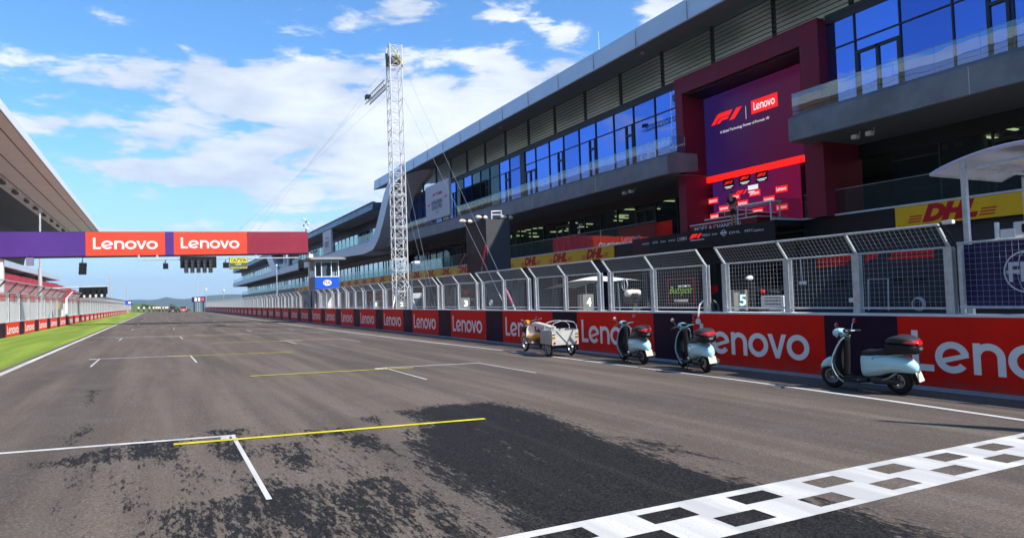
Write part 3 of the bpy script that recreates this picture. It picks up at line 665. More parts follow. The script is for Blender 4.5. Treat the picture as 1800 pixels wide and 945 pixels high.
# roof: slanted bright fascia over a deep soffit
Y0,Y1=2.,83.
m=MB(); pr=[(24.0,15.2),(23.95,15.24),(24.05,16.36),(24.3,16.42),(35.5,16.85),(35.5,16.55),(27.6,16.15),(27.6,16.05)]
m.prism(pr,lambda u,v:(u,Y0,v),(0,Y1-Y0,0)); m.m=1; RF=m.build('roof',[ROOFM,SOFF],B1)
m=MB(); m.quad((24.02,Y0,15.19),(27.6,Y0,16.04),(27.6,Y1,16.04),(24.02,Y1,15.19)); me=m.mesh('roof_soffit',SOFF,False,B1.location); o=bpy.data.objects.new('roof_soffit',me); COL.objects.link(o); o.parent=RF
m=MB(); y=Y0+3
while y<Y1: m.box(23.93,23.96,y,y+.02,15.26,16.33); y+=4.2
me=m.mesh('fascia_joint',SOFF,False,B1.location); o=bpy.data.objects.new('fascia_joint',me); COL.objects.link(o); o.parent=RF
for (x,y) in ((1130,94),(880,222),(760,285)):
    p=onX(x,y,25.2); m=MB(); m.lathe([(.0,0),(.13,0),(.13,-.14),(.0,-.2)],12,Matrix.Translation((25.2,p.y,15.46))); m.build('soffit_lamp',mat('lamp_housing',(.3,.3,.3),.4),B1,True)
louvres(B1,Y0,Y1-.5,13.62,16.05)
box(B1,'plant_deck',mat('pale_deck',(.16,.15,.13),.8,var=.1,scale=.4),27.1,39.5,Y0,Y1,13.60,13.66)
for y in [6+8.4*i for i in range(9)]: box(B1,'sun_catch_box',mat('sun_catch_cream',(.20,.185,.15),.7,var=.1),30.6,33.5,y,y+4.6,13.67,15.2)  # cream boxes added behind the louvres to catch and bounce sunlight
box(B1,'window_header',CHAR,26.93,27.1,30.05,Y1,13.36,13.74); box(B1,'window_header',CHAR,26.93,27.1,Y0,20.4,13.36,13.74)
for a_,b_,x_ in ((Y0,20.4,27.2),(20.4,29.98,29.02),(29.98,Y1,27.2)): box(B1,'floor_slab',CONC,x_,38,a_+.002,b_-.002,8.95,9.25); box(B1,'floor_slab',CONC,x_-.1,38,a_+.002,b_-.002,4.35,4.66)
box(B1,'rear_wall',DARKIN,38,38.3,Y0,Y1,-1,13.5); box(B1,'end_wall',CHAR,27.2,38,Y0-.3,Y0,-1,13.5)
box(B1,'ceiling',CEIL,29.3,37.9,Y0+.1,Y1-.1,7.9,7.95)
box(B1,'window_header',BLK,28.8,29.15,Y0,20.38,7.35,8.2); box(B1,'window_header',BLK,28.8,29.15,30.,Y1,7.35,8.2)
m=MB()
rnd=random.Random(3)
for i in range(46):
    y=rnd.uniform(32,70) if i<34 else rnd.uniform(8,20); x=rnd.uniform(30.2,36); m.box(x,x+.9,y,y+.16,7.78,7.83)
m.build('ceiling_lamp',LAMPW,B1)
for y in (34.2,38.5,43.,47.5,52.,58,64,70,10.,16.):
    m=MB(); m.lathe([(.22,4.66),(.22,7.9)],14,Matrix.Translation((30.4,y,0))); m.build('column',CONC,B1,True)
# upper windows
mull=[30.05]+[30.66+2.085*i-.0 for i in range(1,26)]
mull=[30.05,32.45,34.57,36.7,38.8,40.93,43.05,45.17,47.31,49.13]+[49.89+2.0*i for i in range(0,17)]
for i,(a,b) in enumerate(zip(mull,mull[1:])):
    if b-a<1.: box(B1,'pier',CHAR,26.9,27.1,a,b,9.4,13.4); continue
    if 51.5<a<59.8 : 
        window(B1,27,a,b,9.3,13.35,GDARK if a>53 else GBLUE,12.22,'single' if i%2 else None); continue
    if a>59.8 and i%2==0 and a<69: window(B1,27,a,b,9.3,13.35,GDARK,12.22); continue
    dr='double' if i==8 else ('single' if i in (4,6,2,11,14,17,20) else None)
    window(B1,27,a,b,9.3,13.35,GBLUE,12.22,dr)
mr_=[20.4,19.0,16.97,14.91,12.86,10.8,8.75,6.7,4.65,2.6]
for i,(b,a) in enumerate(zip(mr_,mr_[1:])):
    window(B1,27,a,b,9.3,13.35,GBLUE,12.12,{1:'double',3:'single',6:'double'}.get(i))
# lower windows
yy=31.0; i=0
while yy<82: window(B1,29,yy,yy+2.1,4.7,7.4,GDARK,None,'double' if i%5==2 else None,.06); yy+=2.1; i+=1
yy=2.5; i=0
while yy+2.1<20.6: window(B1,29,yy,yy+2.1,4.7,7.4,GDARK,6.95 if i%2 else None,'double' if i in (5,2) else None,.06); yy+=2.05; i+=1
# balconies
balcony(B1,29.2,Y1,True); balcony(B1,Y0,21.05,False)
m=MB(); m.box(25.32,27,21.0,21.02,9.2,10.14); m.build('end_railing',GRAIL,B1)
# lower deck edge
m=MB(); m.box(27.,27.12,32.8,Y1,3.82,4.66); m.box(27.,27.12,Y0,22.14,3.82,4.66); m.build('deck_edge',BLK,B1)
m=MB(); m.box(26.93,27.14,32.8,Y1,4.665,4.74); m.box(26.93,27.14,Y0,22.14,4.665,4.74); m.box(25.08,27.14,22.145,22.24,4.665,4.74); m.build('deck_rim',SLAB,B1)
m=MB(); m.box(25.15,28.6,22.15,32.78,4.36,4.66); m.build('podium_deck',BLK,B1)
rail(B1,27.05,32.9,Y1,4.74,5.82); rail(B1,27.05,Y0,22.1,4.74,5.82)
m=MB(); m.box(25.3,27.,22.2,22.22,4.74,5.7); m.build('end_railing',GRAIL,B1)
# garage level
WALLG=mat('garage_front',(.035,.036,.045),.5,var=.15,scale=.8)
m=MB(); m.box(27.25,27.45,8.,22.6,-1,3.8); m.build('garage_front',WALLG,B1)
m=MB(); m.box(27.25,27.45,23.,84,2.95,3.8); m.build('garage_lintel',WALLG,B1)
yy=22.6; i=0
rin=[mat('garage_wall_navy',(.02,.025,.06),.5),mat('garage_wall_grey',(.18,.18,.19),.6),mat('garage_wall_white',(.55,.55,.55),.6),mat('garage_wall_red',(.28,.01,.015),.5)]
while yy<82:
    box(B1,'garage_pier',WALLG,27.25,27.6,yy,yy+.9,-1,2.95)
    m=MB(); a,b=yy+.9,yy+5.6; X2=33.
    m.quad((27.6,a,-.8),(X2,a,-.8),(X2,b,-.8),(27.6,b,-.8)); m.quad((X2,a,-.8),(X2,b,-.8),(X2,b,3.),(X2,a,3.)); m.quad((27.6,a,-.8),(X2,a,-.8),(X2,a,3.),(27.6,a,3.)); m.quad((27.6,b,-.8),(X2,b,-.8),(X2,b,3.),(27.6,b,3.)); m.quad((27.6,a,3.),(X2,a,3.),(X2,b,3.),(27.6,b,3.))
    m.build('garage_bay',[rin[0],rin[1],rin[0],rin[3],rin[1],rin[2]][i%6],B1); yy+=5.6; i+=1
box(B1,'garage_pier',WALLG,27.25,27.6,82,84,-1,2.95)
# red slanted marks on the dark garage front, door outline, small dark windows
m=MB()
def quadX(m,pts,X): P=[onX(x,y,X) for x,y in pts]; m.add(P,[tuple(range(len(P)))])
for pts in (((1436,454),(1501,447),(1490,461),(1436,463)),((1436,466),(1488,462),(1484,466),(1436,471)),((1521,447),(1546,444),(1541,453),(1528,455),(1525,461),(1521,461)),((1572,441),(1642,437),(1642,444),(1566,449)),((1564,452),(1642,446),(1642,452),(1558,457)),((1690,434),(1700,434),(1700,447),(1690,447)),
            ((1240,503),(1262,501),(1262,512),(1252,516),(1240,513))):
    m=MB(); quadX(m,pts,27.24); m.build('red_emblem',mat('emblem_red',(.88,.012,.012),.5),B1)
m=MB(); P=[onX(x,y,27.23) for x,y in ((1527,545),(1526,491),(1561,490),(1562,545))]; m.tube(P,.03,4); m.build('door_frame',SLAB,B1)
m=MB()
for pts in (((1467,492),(1488,492),(1488,502),(1467,502)),((1568,489),(1588,488),(1588,498),(1568,499)),((1606,489),(1627,488),(1627,497),(1606,498))): m=MB(); quadX(m,pts,27.23); m.build('small_window',BLK,B1)
# podium recess
FRX=26.4
ya,yb=20.4,29.98
m=MB(); m.box(FRX,29,ya,ya+1.0,4.66,12.62); m.box(FRX,29,yb-.60,yb,4.66,12.62); m.box(FRX,28.9,ya,yb,12.625,13.58); m.build('podium_frame',MAROON,B1)
m=MB(); 
for y in (22.3,24.4,26.5,28.6): m.box(FRX-.004,FRX+.01,y,y+.015,12.64,13.56)
m.build('frame_joint',BLK,B1)
m=MB(); m.box(28.45,28.9,ya+1.,yb-.6,4.66,12.6); m.box(26.6,28.45,ya+1.,yb-.6,12.5,12.62); m.build('recess_lining',BLK,B1)
def screenmat(name,ca,cb,ya,yb,es):
    m=bpy.data.materials.new(name); m.use_nodes=True; t=m.node_tree; q=NT(t); b=t.nodes['Principled BSDF']
    g=q.n('ShaderNodeSeparateXYZ',ins={0:q.n('ShaderNodeTexCoord').outputs['Object']})
    f=q.m('ADD',q.mr(g.outputs[1],yb,ya,0,1),q.m('MULTIPLY',q.mr(g.outputs[2],4.,12.,1,0),.25),clamp=True)
    c=q.mix(f,ca,cb); b.inputs['Base Color'].default_value=(.006,.004,.01,1); b.inputs['Specular IOR Level'].default_value=.15; q.link(c,b.inputs['Emission Color']); b.inputs['Emission Strength'].default_value=es; b.inputs['Roughness'].default_value=.25; return m
O=B1.location
SCR=screenmat('screen_gradient',(.014,.009,.085),(.062,.005,.030),22.8-O.y,30.4-O.y,.62)
m=MB(); m.box(28.,28.1,22.75,29.37,7.95,12.45); SC=m.build('led_screen',SCR,B1)
m=MB(); m.box(27.97,28.1,21.42,29.37,7.62,7.94); m.build('red_light_strip',mat('red_light',(.8,.01,.01),.4,emit=(1,.01,.005),es=1.1),B1)
SCR2=screenmat('backdrop_gradient',(.022,.010,.11),(.15,.004,.04),22.-O.y,30.-O.y,.62)
m=MB(); m.box(28.05,28.15,23.1,29.0,4.66,7.6); m.build('podium_backdrop',SCR2,B1)
def sub(name,m,mt,par,root):
    me=m.mesh(name,mt,False,root.location); o=bpy.data.objects.new(name,me); COL.objects.link(o); o.parent=par; return o
ERED=mat('emissive_red',(.75,.01,.01),.4,emit=(1,.02,.01),es=.55); EWH=mat('emissive_white',(.8,.8,.8),.4,emit=(1,1,1),es=.45)
p=onX(1250,222,27.98); m=MB(); f1logo(m,faceM('-X',27.985,p.y,p.z),2.35); sub('emblem',m,ERED,SC,B1)
p=onX(1343,182,27.98); m=MB(); m.box(27.982,27.99,p.y-.87,p.y+.87,p.z-.36,p.z+.36); sub('red_tile',m,ERED,SC,B1)
m=MB(); wordmark(m,faceM('-X',27.975,p.y+.70,p.z-.19),1.4,.42); sub('lettering',m,EWH,SC,B1)
p=onX(1311,198,27.98); m=MB(); m.box(27.98,27.985,p.y-.01,p.y+.01,p.z-.35,p.z+.35)
p=onX(1307,219,27.98); textmb(m,'A Global Technology Partner of Formula 1®',faceM('-X',27.982,p.y,p.z-.05),size=.2,bold=.004,width=3.45); sub('lettering',m,EWH,SC,B1)
BD=[o for o in B1.children if o.name.startswith('podium_backdrop')][0]
mr1=MB(); mw=MB(); mk_=MB()
for x,y in ((1254,353),(1273,366),(1327,339),(1306,357),(1374,332),(1332,371),(1352,350),(1375,364),(1257,380),(1292,346)):
    p=onX(x,y,28.04); mr1=MB(); mr1.box(28.02,28.04,p.y-.37,p.y+.37,p.z-.16,p.z+.16); sub('red_tile',mr1,ERED,BD,B1); wordmark(mw,faceM('-X',28.015,p.y+.30,p.z-.08),.6,.18)
for x,y in ((1281,323),(1309,315),(1339,309)):
    p=onX(x,y,28.04); mk_=MB(); mk_.box(28.03,28.045,p.y-.4,p.y+.4,p.z-.3,p.z+.3); sub('black_tile',mk_,BLK,BD,B1); mr1=MB(); f1logo(mr1,faceM('-X',28.02,p.y+.33,p.z-.02),.66); sub('emblem',mr1,ERED,BD,B1)
    mw.box(28.018,28.028,p.y-.33,p.y+.3,p.z-.18,p.z-.14); mw.box(28.018,28.028,p.y-.2,p.y+.2,p.z-.25,p.z-.215)
p=onX(1291,341,28.04); mr1=MB(); f1logo(mr1,faceM('-X',28.02,p.y,p.z-.1),1.0); p=onX(1324,329,28.04); mw.box(28.018,28.028,p.y-.34,p.y+.34,p.z-.12,p.z+.12); mw.box(28.018,28.028,p.y-.1,p.y+.34,p.z-.25,p.z-.2)
sub('emblem',mr1,ERED,BD,B1); sub('lettering',mw,EWH,BD,B1)
# sponsor strip on the deck front
m=MB(); m.box(25.10,25.148,22.15,31.2,3.70,4.655); SP=m.build('sponsor_board',BLK,B1)
m=MB(); m.box(25.12,25.148,31.2,32.78,3.76,4.655); m.build('maroon_board',mat('dark_maroon_board',(.04,.008,.014),.4),B1)
mw=MB(); mr1=MB()
for s_,x,y,w_ in (('crypto',1135,428,.9),('QATAR',1152,426,.62),('lenovo',1166,424,.62),('aramco',1181,422,.75),('LVMH',1199,420,.95),('PIRELLI',1241,413,.78),('aws',1256,411,.5),('DHL',1292,408,1.0),('MSC',1317,405,.75),('salesforce',1334,404,.8)):
    p=onX(x,y,25.1); textmb(mw,s_,faceM('-X',25.095,p.y,p.z),size=.17 if s_!='LVMH' else .30,bold=.008,width=w_*.74)
p=onX(1272,409,25.1); arc(mw,0,0,.12,.16,0,360,faceM('-X',25.095,p.y,p.z)); mw.box(25.09,25.097,p.y-.22,p.y+.22,p.z-.05,p.z+.05)
p=onX(1212,420,25.1); f1logo(mr1,faceM('-X',25.095,p.y,p.z),.95); mw.box(25.092,25.097,p.y-1.1,p.y-.05,p.z-.12,p.z-.07)
sub('lettering',mw,mat('print_white',(.7,.7,.7),.5),SP,B1); sub('emblem',mr1,ERED,SP,B1)
# under-rail red banner left of the podium
m=MB(); m.box(27.2,27.22,31.6,36.9,4.74,5.75); RB=m.build('red_banner',RED,B1); m=MB(); wordmark(m,faceM('-X',27.19,36.6,4.80),2.0,.42); sub('lettering',m,LETTER,RB,B1)
# podium steps and rostrum
PR=mat('podium_red',(.22,.008,.012),.35); 
P=thing('podium_steps','low red winners steps with white edges and white lettering on the podium deck','podium',(26.9,26.5,4.66))
def steps(par,name,x0,x1,y0,y1,z0,z1):
    m=MB(); m.bbox(x0,x1,y0,y1,z0,z1,.03); o=m.build(name,PR,par); m=MB(); m.box(x0-.02,x1,y0-.02,y1+.02,z1+.001,z1+.05); me=m.mesh('white_edge',WHITE,False,par.location); e=bpy.data.objects.new('white_edge',me); COL.objects.link(e); e.parent=o; return o
s1=steps(P,'step',25.9,27.9,23.9,28.6,4.66,5.02); steps(P,'step',26.5,27.9,24.4,28.1,5.075,5.3); s3=steps(P,'step',26.6,27.8,25.9,27.2,5.355,5.6)
m=MB(); textmb(m,'MOËT & CHANDON',faceM('-X',25.88,26.6,4.80),size=.3,bold=.01,width=3.3); sub('lettering',m,WHITE,s1,P)
m=MB(); textmb(m,'1',faceM('-X',26.58,26.7,5.48),size=.25,bold=.01); sub('numeral',m,WHITE,s3,P)
T=thing('trestle_table','white trestle table on tall legs on the podium, right of the standing man','table',(26.0,24.0,4.66))
m=MB(); m.bbox(25.8,26.5,22.9,25.2,5.62,5.70,.01); m.build('table_top',WHITE,T)
for x,y in ((25.85,23.0),(26.45,23.0),(25.85,25.1),(26.45,25.1)): m=MB(); m.tube([(x,y,4.66),(x,y,5.62)],.035,6); m.build('leg',WHITE,T)
# hanging sign boards with race title
def titleboard(label,X,y0,y1,z0,z1):
    t=thing('hanging_sign',label,'sign',(X,(y0+y1)/2,z0),group=None); m=MB(); m.box(X,X+.25,y0,y1,z0,z1); m.build('panel',mat('sign_pale',(.52,.50,.55),.4,var=.04,scale=.4),t)
    k_=(y1-y0)/6.4; yc=(y0+y1)/2; zc=(z0+z1)/2
    m=MB(); f1logo(m,faceM('-X',X-.01,yc+1.2*k_,zc+.55*k_),1.0*k_); m.box(X-.012,X-.004,yc-1.35*k_,yc-.45*k_,zc+.55*k_,zc+.80*k_); f1logo(m,faceM('-X',X-.01,yc+2.7*k_,zc-.32*k_),.85*k_); f1logo(m,faceM('-X',X-.01,yc-1.9*k_,zc+.02*k_),.85*k_); m.build('emblem',mat('sign_red',(.62,.02,.05),.5),t)
    m=MB(); textmb(m,'75',faceM('-X',X-.01,yc-.1*k_,zc+.67*k_),size=.45*k_,bold=.02); textmb(m,'HUNGARIAN',faceM('-X',X-.01,yc+.05*k_,zc-.12*k_),size=.62*k_,bold=.02,width=2.9*k_); textmb(m,'GRAND PRIX',faceM('-X',X-.01,yc+.05*k_,zc-.62*k_),size=.62*k_,bold=.02,width=2.9*k_); textmb(m,'2025',faceM('-X',X-.01,yc,zc-1.1*k_),size=.3*k_,bold=.0); m.build('lettering',mat('sign_ink',(.03,.03,.05),.5),t); return t
titleboard('large pale title board with red emblems hanging on the tall near building',24.9,60.7,67.2,9.5,13.05)
titleboard('narrow pale title board on the middle section of the building, right of the overhead gantry',23.9,107,113.1,9.1,12.75)
titleboard('small far pale title board seen under the overhead gantry beam',23.9,147,153.5,9.0,12.4)
# --- middle section with the sweeping fins
def lowsec(label,y0,y1,bay,glassu,glassl):
    B=thing('paddock_building',label,'building',(27,y0,-.8))
    m=MB(); pr=[(24.0,12.87),(23.97,12.9),(24.1,13.75),(24.3,13.82),(40,14.2),(40,13.9),(27.6,13.1)]; m.prism(pr,lambda u,v:(u,y0,v),(0,y1-y0,0)); m.build('roof',mat('dark_roof_fascia',(.12,.13,.17),.38,metal=.3,var=.08,scale=.5),B)
    m=MB(); m.box(23.95,24.4,y0,y1,13.84,13.93); m.build('roof_edge_trim',ROOFM,B)
    box(B,'roof_soffit',SOFF,24.2,27.4,y0,y1,12.78,12.84)
    m=MB(); m.prism([(24.,7.85),(24.,9.0),(24.3,9.2),(27.2,9.2),(27.2,8.2),(24.1,7.8)],lambda u,v:(u,y0,v),(0,y1-y0,0)); m.build('balcony',mat('pale_balcony_panel',(.60,.63,.68),.4,metal=.1,var=.08,scale=.3),B)
    rail(B,24.3,y0,y1,9.2,10.15,step=3)
    box(B,'window_header',BLK,26.9,27.1,y0,y1,11.6,12.8); box(B,'window_header',SOFF,28.9,29.1,y0,y1,7.2,8.3); box(B,'balcony_soffit',SOFF,24.2,29,y0,y1,7.75,7.795)
    box(B,'floor_slab',CONC,27.1,38,y0,y1,8.9,9.2); box(B,'floor_slab',CONC,27.1,38,y0,y1,4.35,4.66); box(B,'rear_wall',DARKIN,38,38.3,y0,y1,-1,13.5)
    y=y0+.5; i=0
    while y+bay<=y1: 
        window(B,27,y,y+bay,9.3,11.6,GDARK if i%9==4 else glassu,None,None,.08); window(B,28.5,y,y+bay,4.7,7.2,glassl,None,'double' if i%6==3 else None,.08); y+=bay; i+=1
    m=MB(); m.box(27.,27.12,y0,y1,3.82,4.66); m.build('deck_edge',mat('deck_edge_grey',(.25,.24,.24),.6),B); box(B,'deck_rim',SLAB,26.93,27.14,y0,y1,4.665,4.74); rail(B,27.05,y0,y1,4.74,5.82,step=3)
    m=MB(); m.box(27.25,27.45,y0,y1,2.95,3.8); m.build('garage_lintel',WALLG,B)
    y=y0; i=0
    while y<y1:
        b=min(y1,y+5.6); box(B,'garage_pier',SLAB,27.25,27.6,y,y+1.2,-1,2.95); box(B,'garage_bay',rin[(i*2+1)%4],29,29.1,y+1.2,b,-1,2.95); y+=5.6; i+=1
    return B
B2=lowsec('middle section of the paddock building with dark roof edge, right of the gantry leg',84.,160.,2.6,GCYAN,GCYAN)
B3=lowsec('far end section of the paddock building seen under the gantry beam',160.5,268.,5.2,GCYAN,GCYAN)
for (B,L,Rr) in ((B2,[(703,289),(694,300),(683,318),(675,340),(670,360),(666,378),(661,398),(655,418),(646,432),(634,443),(612,450.5)],[(712,296),(702,312),(692,326),(684,345),(680,362),(676,380),(671,400),(666,418),(660,431),(655,439),(640,446)]),
                 (B3,[(468,452),(472,463),(476,474),(480,484)],[(477,449),(482,462),(487,473),(492,482)])):
    m=MB(); A=[onX(x,y,23.9) for x,y in L]; C=[onX(x,y,23.9) for x,y in Rr]; n=len(A); dx=Vector((3.6,0,0))
    m.add(A+C+[p+dx for p in A]+[p+dx for p in C],[(i,i+1,n+i+1,n+i) for i in range(n-1)]+[(i,i+1,2*n+i+1,2*n+i) for i in range(n-1)]+[(n+i,n+i+1,3*n+i+1,3*n+i) for i in range(n-1)]+[(0,n,3*n,2*n),(n-1,2*n-1,4*n-1,3*n-1)])
    m.build('sweeping_fin',mat('fin_panel',(.66,.68,.72),.38,metal=.1,var=.05,scale=.4),B,True)
# courier banners on the deck edge
pr_=None
for i,(a,b) in enumerate([(37.2+4.62*j,37.2+4.62*(j+1)) for j in range(0,27)]+[(12.95,17.6),(8.3,12.95),(3.6,8.3)]):
    B=B1 if b<84.5 else B2
    if b>160: continue
    m=MB(); m.box(26.95,26.998,a,b-.002,3.85,4.655); p=m.build('yellow_banner',DHLY,B)
    l=MB(); courier(l,faceM('-X',0,0,0),.84); me=l.mesh('lettering',DHLR) if pr_ is None else pr_; pr_=me
    o=bpy.data.objects.new('lettering',me); COL.objects.link(o); o.parent=p
    yc=(a+b)/2 if i!=27 else 15.45
    o.location=(26.945-B.location.x,yc-B.location.y,4.25-B.location.z)
# small things fixed under the balconies
def fixture(px,py,X):
    p=onX(px,py,X); t=thing('floodlight_pair','pair of small white lamps under the '+('right balcony' if px>1300 else 'left balcony'),'lamp',(X,p.y,8.0))
    for d in (-.35,.3):
        m=MB(); m.tube([(X,p.y+d,8.0),(X,p.y+d,7.75),(X-.2,p.y+d+.1,7.7)],.025,6); m.build('bracket',GALV,t); m=MB(); m.bbox(X-.42,X-.18,p.y+d-.12,p.y+d+.12,7.62,7.8,.02); m.build('lamp_head',WHITE,t)
fixture(1523,236,26.2); fixture(1110,331,26.2)
for i,(x,y0_,y1_) in enumerate(((1053,88,55),(790,243,222),(1452,0,-40))):
    if y0_<5: continue
    p=onX(x,y0_,26); t=thing('lightning_rod',['thin white rod on the roof edge above the blue windows','thin short rod on the roof edge near the truss tower'][i],'rod',(26,p.y,16.4)); q_=onX(x,y1_,26)
    m=MB(); m.tube([(26,p.y,16.4),(26,p.y,q_.z)],[.03,.012],6); m.build('rod',WHITE,t); m=MB(); m.box(25.9,26.1,p.y-.1,p.y+.1,16.38,16.5); m.build('foot',GALV,t)
# ================================================================== OVERHEAD GANTRY
GY=68.62
def tz(X): return 8.32+.0115*X
GT=thing('overhead_gantry','long banner beam across the track with red, violet and maroon panels','gantry',(0,GY,0))
PUR=mat('banner_violet',(.080,.030,.21),.5,var=.06,scale=.4); MAR=mat('banner_maroon',(.27,.024,.048),.5,var=.10,scale=.3); GRED=mat('banner_vermilion',(.78,.065,.03),.5,var=.04,scale=.3)
m=MB()
x0,x1=-13.4,13.07
m.add([(x,y,tz(x)+d) for x in (x0,x1) for y in (GY+.02,GY+1.2) for d in (-2.18,0)],[(0,1,3,2),(4,6,7,5),(0,4,5,1),(2,3,7,6),(0,2,6,4),(1,5,7,3)]); m.build('beam',mat('beam_dark',(.03,.03,.035),.5),GT)
for a,b,mt,nm in ((-13.4,-5.55,PUR,'violet_panel'),(-5.55,.54,GRED,'red_panel'),(.54,1.23,PUR,'violet_panel'),(1.23,7.45,GRED,'red_panel'),(7.45,13.07,MAR,'maroon_panel')):
    m=MB(); m.add([(x,y,tz(x)+d) for x in (a+.006,b-.006) for y in (GY-.03,GY+.018) for d in (-2.1,-.03)],[(0,1,3,2),(4,6,7,5),(0,4,5,1),(2,3,7,6),(0,2,6,4),(1,5,7,3)]); p=m.build(nm,mt,GT)
    if b-a>2 and mt is GRED:
        m=MB(); wordmark(m,faceM('-Y',a+.55 if a<0 else a+.58,GY-.036,tz(a)-1.5),4.95,.98); sub('lettering',m,WHITE,p,GT)
for x,w_ in ((13.36,.42),(-11.55,.42)):
    m=MB(); m.bbox(x-w_/2,x+w_/2,GY+.2,GY+.75,gz(x,GY)-.1,tz(x)-2.19,.02); m.build('leg',WHITE,GT)
m=MB(); zb=5.78
m.tube([(-1.6,GY-.25,zb),(12.1,GY-.25,zb+.12)],.06,6)
for x in (-1.55,-.1,8.2,11.): m.box(x-.07,x+.07,GY-.2,GY-.05,zb+.05,6.2)
m.build('hanging_frame',GALV,GT)
m=MB(); m.box(-13.4,13.0,GY-.05,GY+.02,0,.07); 
for i in range(len(m.v)): v=m.v[i]; m.v[i]=(v[0],v[1],tz(v[0])-2.2+v[2])
m.build('beam_trim',BLACK,GT)
# start lights
SL=thing('start_lights','black start light board of five columns of round lamps under the gantry beam','traffic light',(3.2,68.1,5.9))
m=MB(); m.bbox(1.72,4.72,68.0,68.3,5.0,6.05,.03); m.build('backing_board',BLACK,SL)
LEN=mat('unlit_lamp',(.16,.16,.17),.12)
for i in range(5):
    x=2.2+i*.5; m=MB(); m.bbox(x-.17,x+.17,67.75,68.0,4.55,5.75,.03); c=m.build('lamp_column',BLACK,SL)
    for j in range(4):
        m=MB(); m.lathe([(.0,0),(.10,0),(.115,.12),(.13,.12),(.12,-.02),(0,-.02)],12,Matrix.Translation((x,67.74,4.72+j*.28))@Matrix.Rotation(R(90),4,'X')); me=m.mesh('lamp',LEN,True,SL.location); o=bpy.data.objects.new('lamp',me); COL.objects.link(o); o.parent=c
CB=thing('caution_board','yellow and grey electronic board reading CAUTION under the gantry beam','sign',(6.6,68.1,4.9))
m=MB(); m.bbox(5.83,7.39,68.05,68.3,4.87,5.93,.02); m.build('panel',mat('board_grey',(.12,.115,.08),.5),CB)
m=MB(); m.box(5.87,7.35,68.03,68.048,5.45,5.89); m.build('yellow_field',mat('lamp_yellow',(.75,.66,.03),.5,emit=(1,.9,.05),es=.12),CB)
m=MB(); textmb(m,'CAUTION',faceM('-Y',6.61,68.02,5.67),size=.42,bold=.035,width=1.36); m.build('lettering',mat('dark_ink',(.03,.03,.03),.5),CB)
m=MB(); textmb(m,'LOW',faceM('-Y',6.61,68.04,5.30),size=.22,bold=.02,width=.5); m.build('small_lettering',WHITE,CB)
m=MB(); 
for i in range(11): poly(m,[(5.89+i*.134,4.91),(5.94+i*.134,4.91),(6.0+i*.134,5.05),(5.95+i*.134,5.05)],Matrix(((1,0,0,0),(0,0,-1,68.045),(0,1,0,0),(0,0,0,1))))
m.build('stripe',mat('lamp_yellow',(.75,.66,.03)),CB)
def hangspeaker(label,x,z0,z1,w_,y=68.1,top=6.15,mt=BLACK,lean=0.):
    t=thing('loudspeaker',label,'speaker',(x,y,z0)); m=MB(); n=3
    for i in range(n):
        a=z0+(z1-z0)*i/n; b=z0+(z1-z0)*(i+1)/n-.01; s_=lean*(i-1); m.bbox(x-w_/2+s_,x+w_/2+s_,y-.25,y+.2,a,b,.02)
    m.build('speaker_rib_cabinet',mt,t); m=MB(); m.tube([(x,y,z1),(x,y,top)],.03,6); m.tube([(x-.12,y,z1),(x,y,z1+.25)],.02,5); m.build('hanger',BLACK,t); return t
hangspeaker('black loudspeaker stack hanging under the red panel, left of the start lights',-5.72,4.55,5.55,.55,lean=.02)
hangspeaker('small black loudspeaker hanging beside the start light board, left side',.55,4.95,5.45,.42,top=5.75)
hangspeaker('small black loudspeaker half behind the yellow caution board',5.55,5.0,5.5,.5,y=68.5,top=5.75)
hangspeaker('grey box hanging under the violet panel at the far left',-9.4,5.35,6.0,.5,top=6.1,mt=mat('box_grey',(.22,.2,.28),.4))
hangspeaker('black loudspeaker hanging by the right gantry leg',12.25,4.6,5.7,.5,top=6.2)
# camera cluster on the gantry's right end
t=thing('camera_mast','short white mast with small cameras on the right end of the gantry beam','camera',(12.95,GY+.4,8.5))
m=MB(); m.tube([(12.95,GY+.4,8.45),(12.95,GY+.4,9.85)],.045,8); m.build('pole',WHITE,t)
for dx,dz,s_ in ((-.22,9.75,.10),(.24,9.3,.15),(-.2,9.1,.09),(.12,8.75,.17),(.05,9.5,.08)):
    m=MB(); m.lathe([(0,-s_),(s_*.8,-s_*.6),(s_,0),(s_*.8,s_*.6),(0,s_)],10,Matrix.Translation((12.95+dx,GY+.3,dz))); m.build('camera_head',WHITE if s_>.09 else BLACK,t,True)
    m=MB(); m.tube([(12.95,GY+.4,dz),(12.95+dx,GY+.3,dz)],.02,5); m.build('arm',WHITE,t)
# left light array on its boom
t=thing('signal_light_array','black signal light array on a long boom over the left grass','traffic light',(-10.9,85,0))
m=MB(); m.tube([(-10.9,85,-.1+.33),(-10.9,85,6.0)],[.2,.18],12); m.build('pole',GALV,t)
m=MB(); m.tube([(-10.9,85,3.86),(-6.6,85,3.95),(-4.8,85,3.97)],[.09,.07,.06],8); m.build('boom',GALV,t)
m=MB(); m.bbox(-7.5,-4.9,84.85,85.1,3.15,3.92,.04); m.build('backing_board',BLACK,t)
for i in range(5): m=MB(); m.bbox(-7.42+i*.53,-7.14+i*.53,84.6,84.85,2.83,3.75,.03); m.build('lamp_column',BLACK,t)
for i in range(4): m=MB(); m.box(-7.08+i*.53,-6.94+i*.53,84.7,84.84,2.85,3.1); m.build('white_plate',WHITE,t)
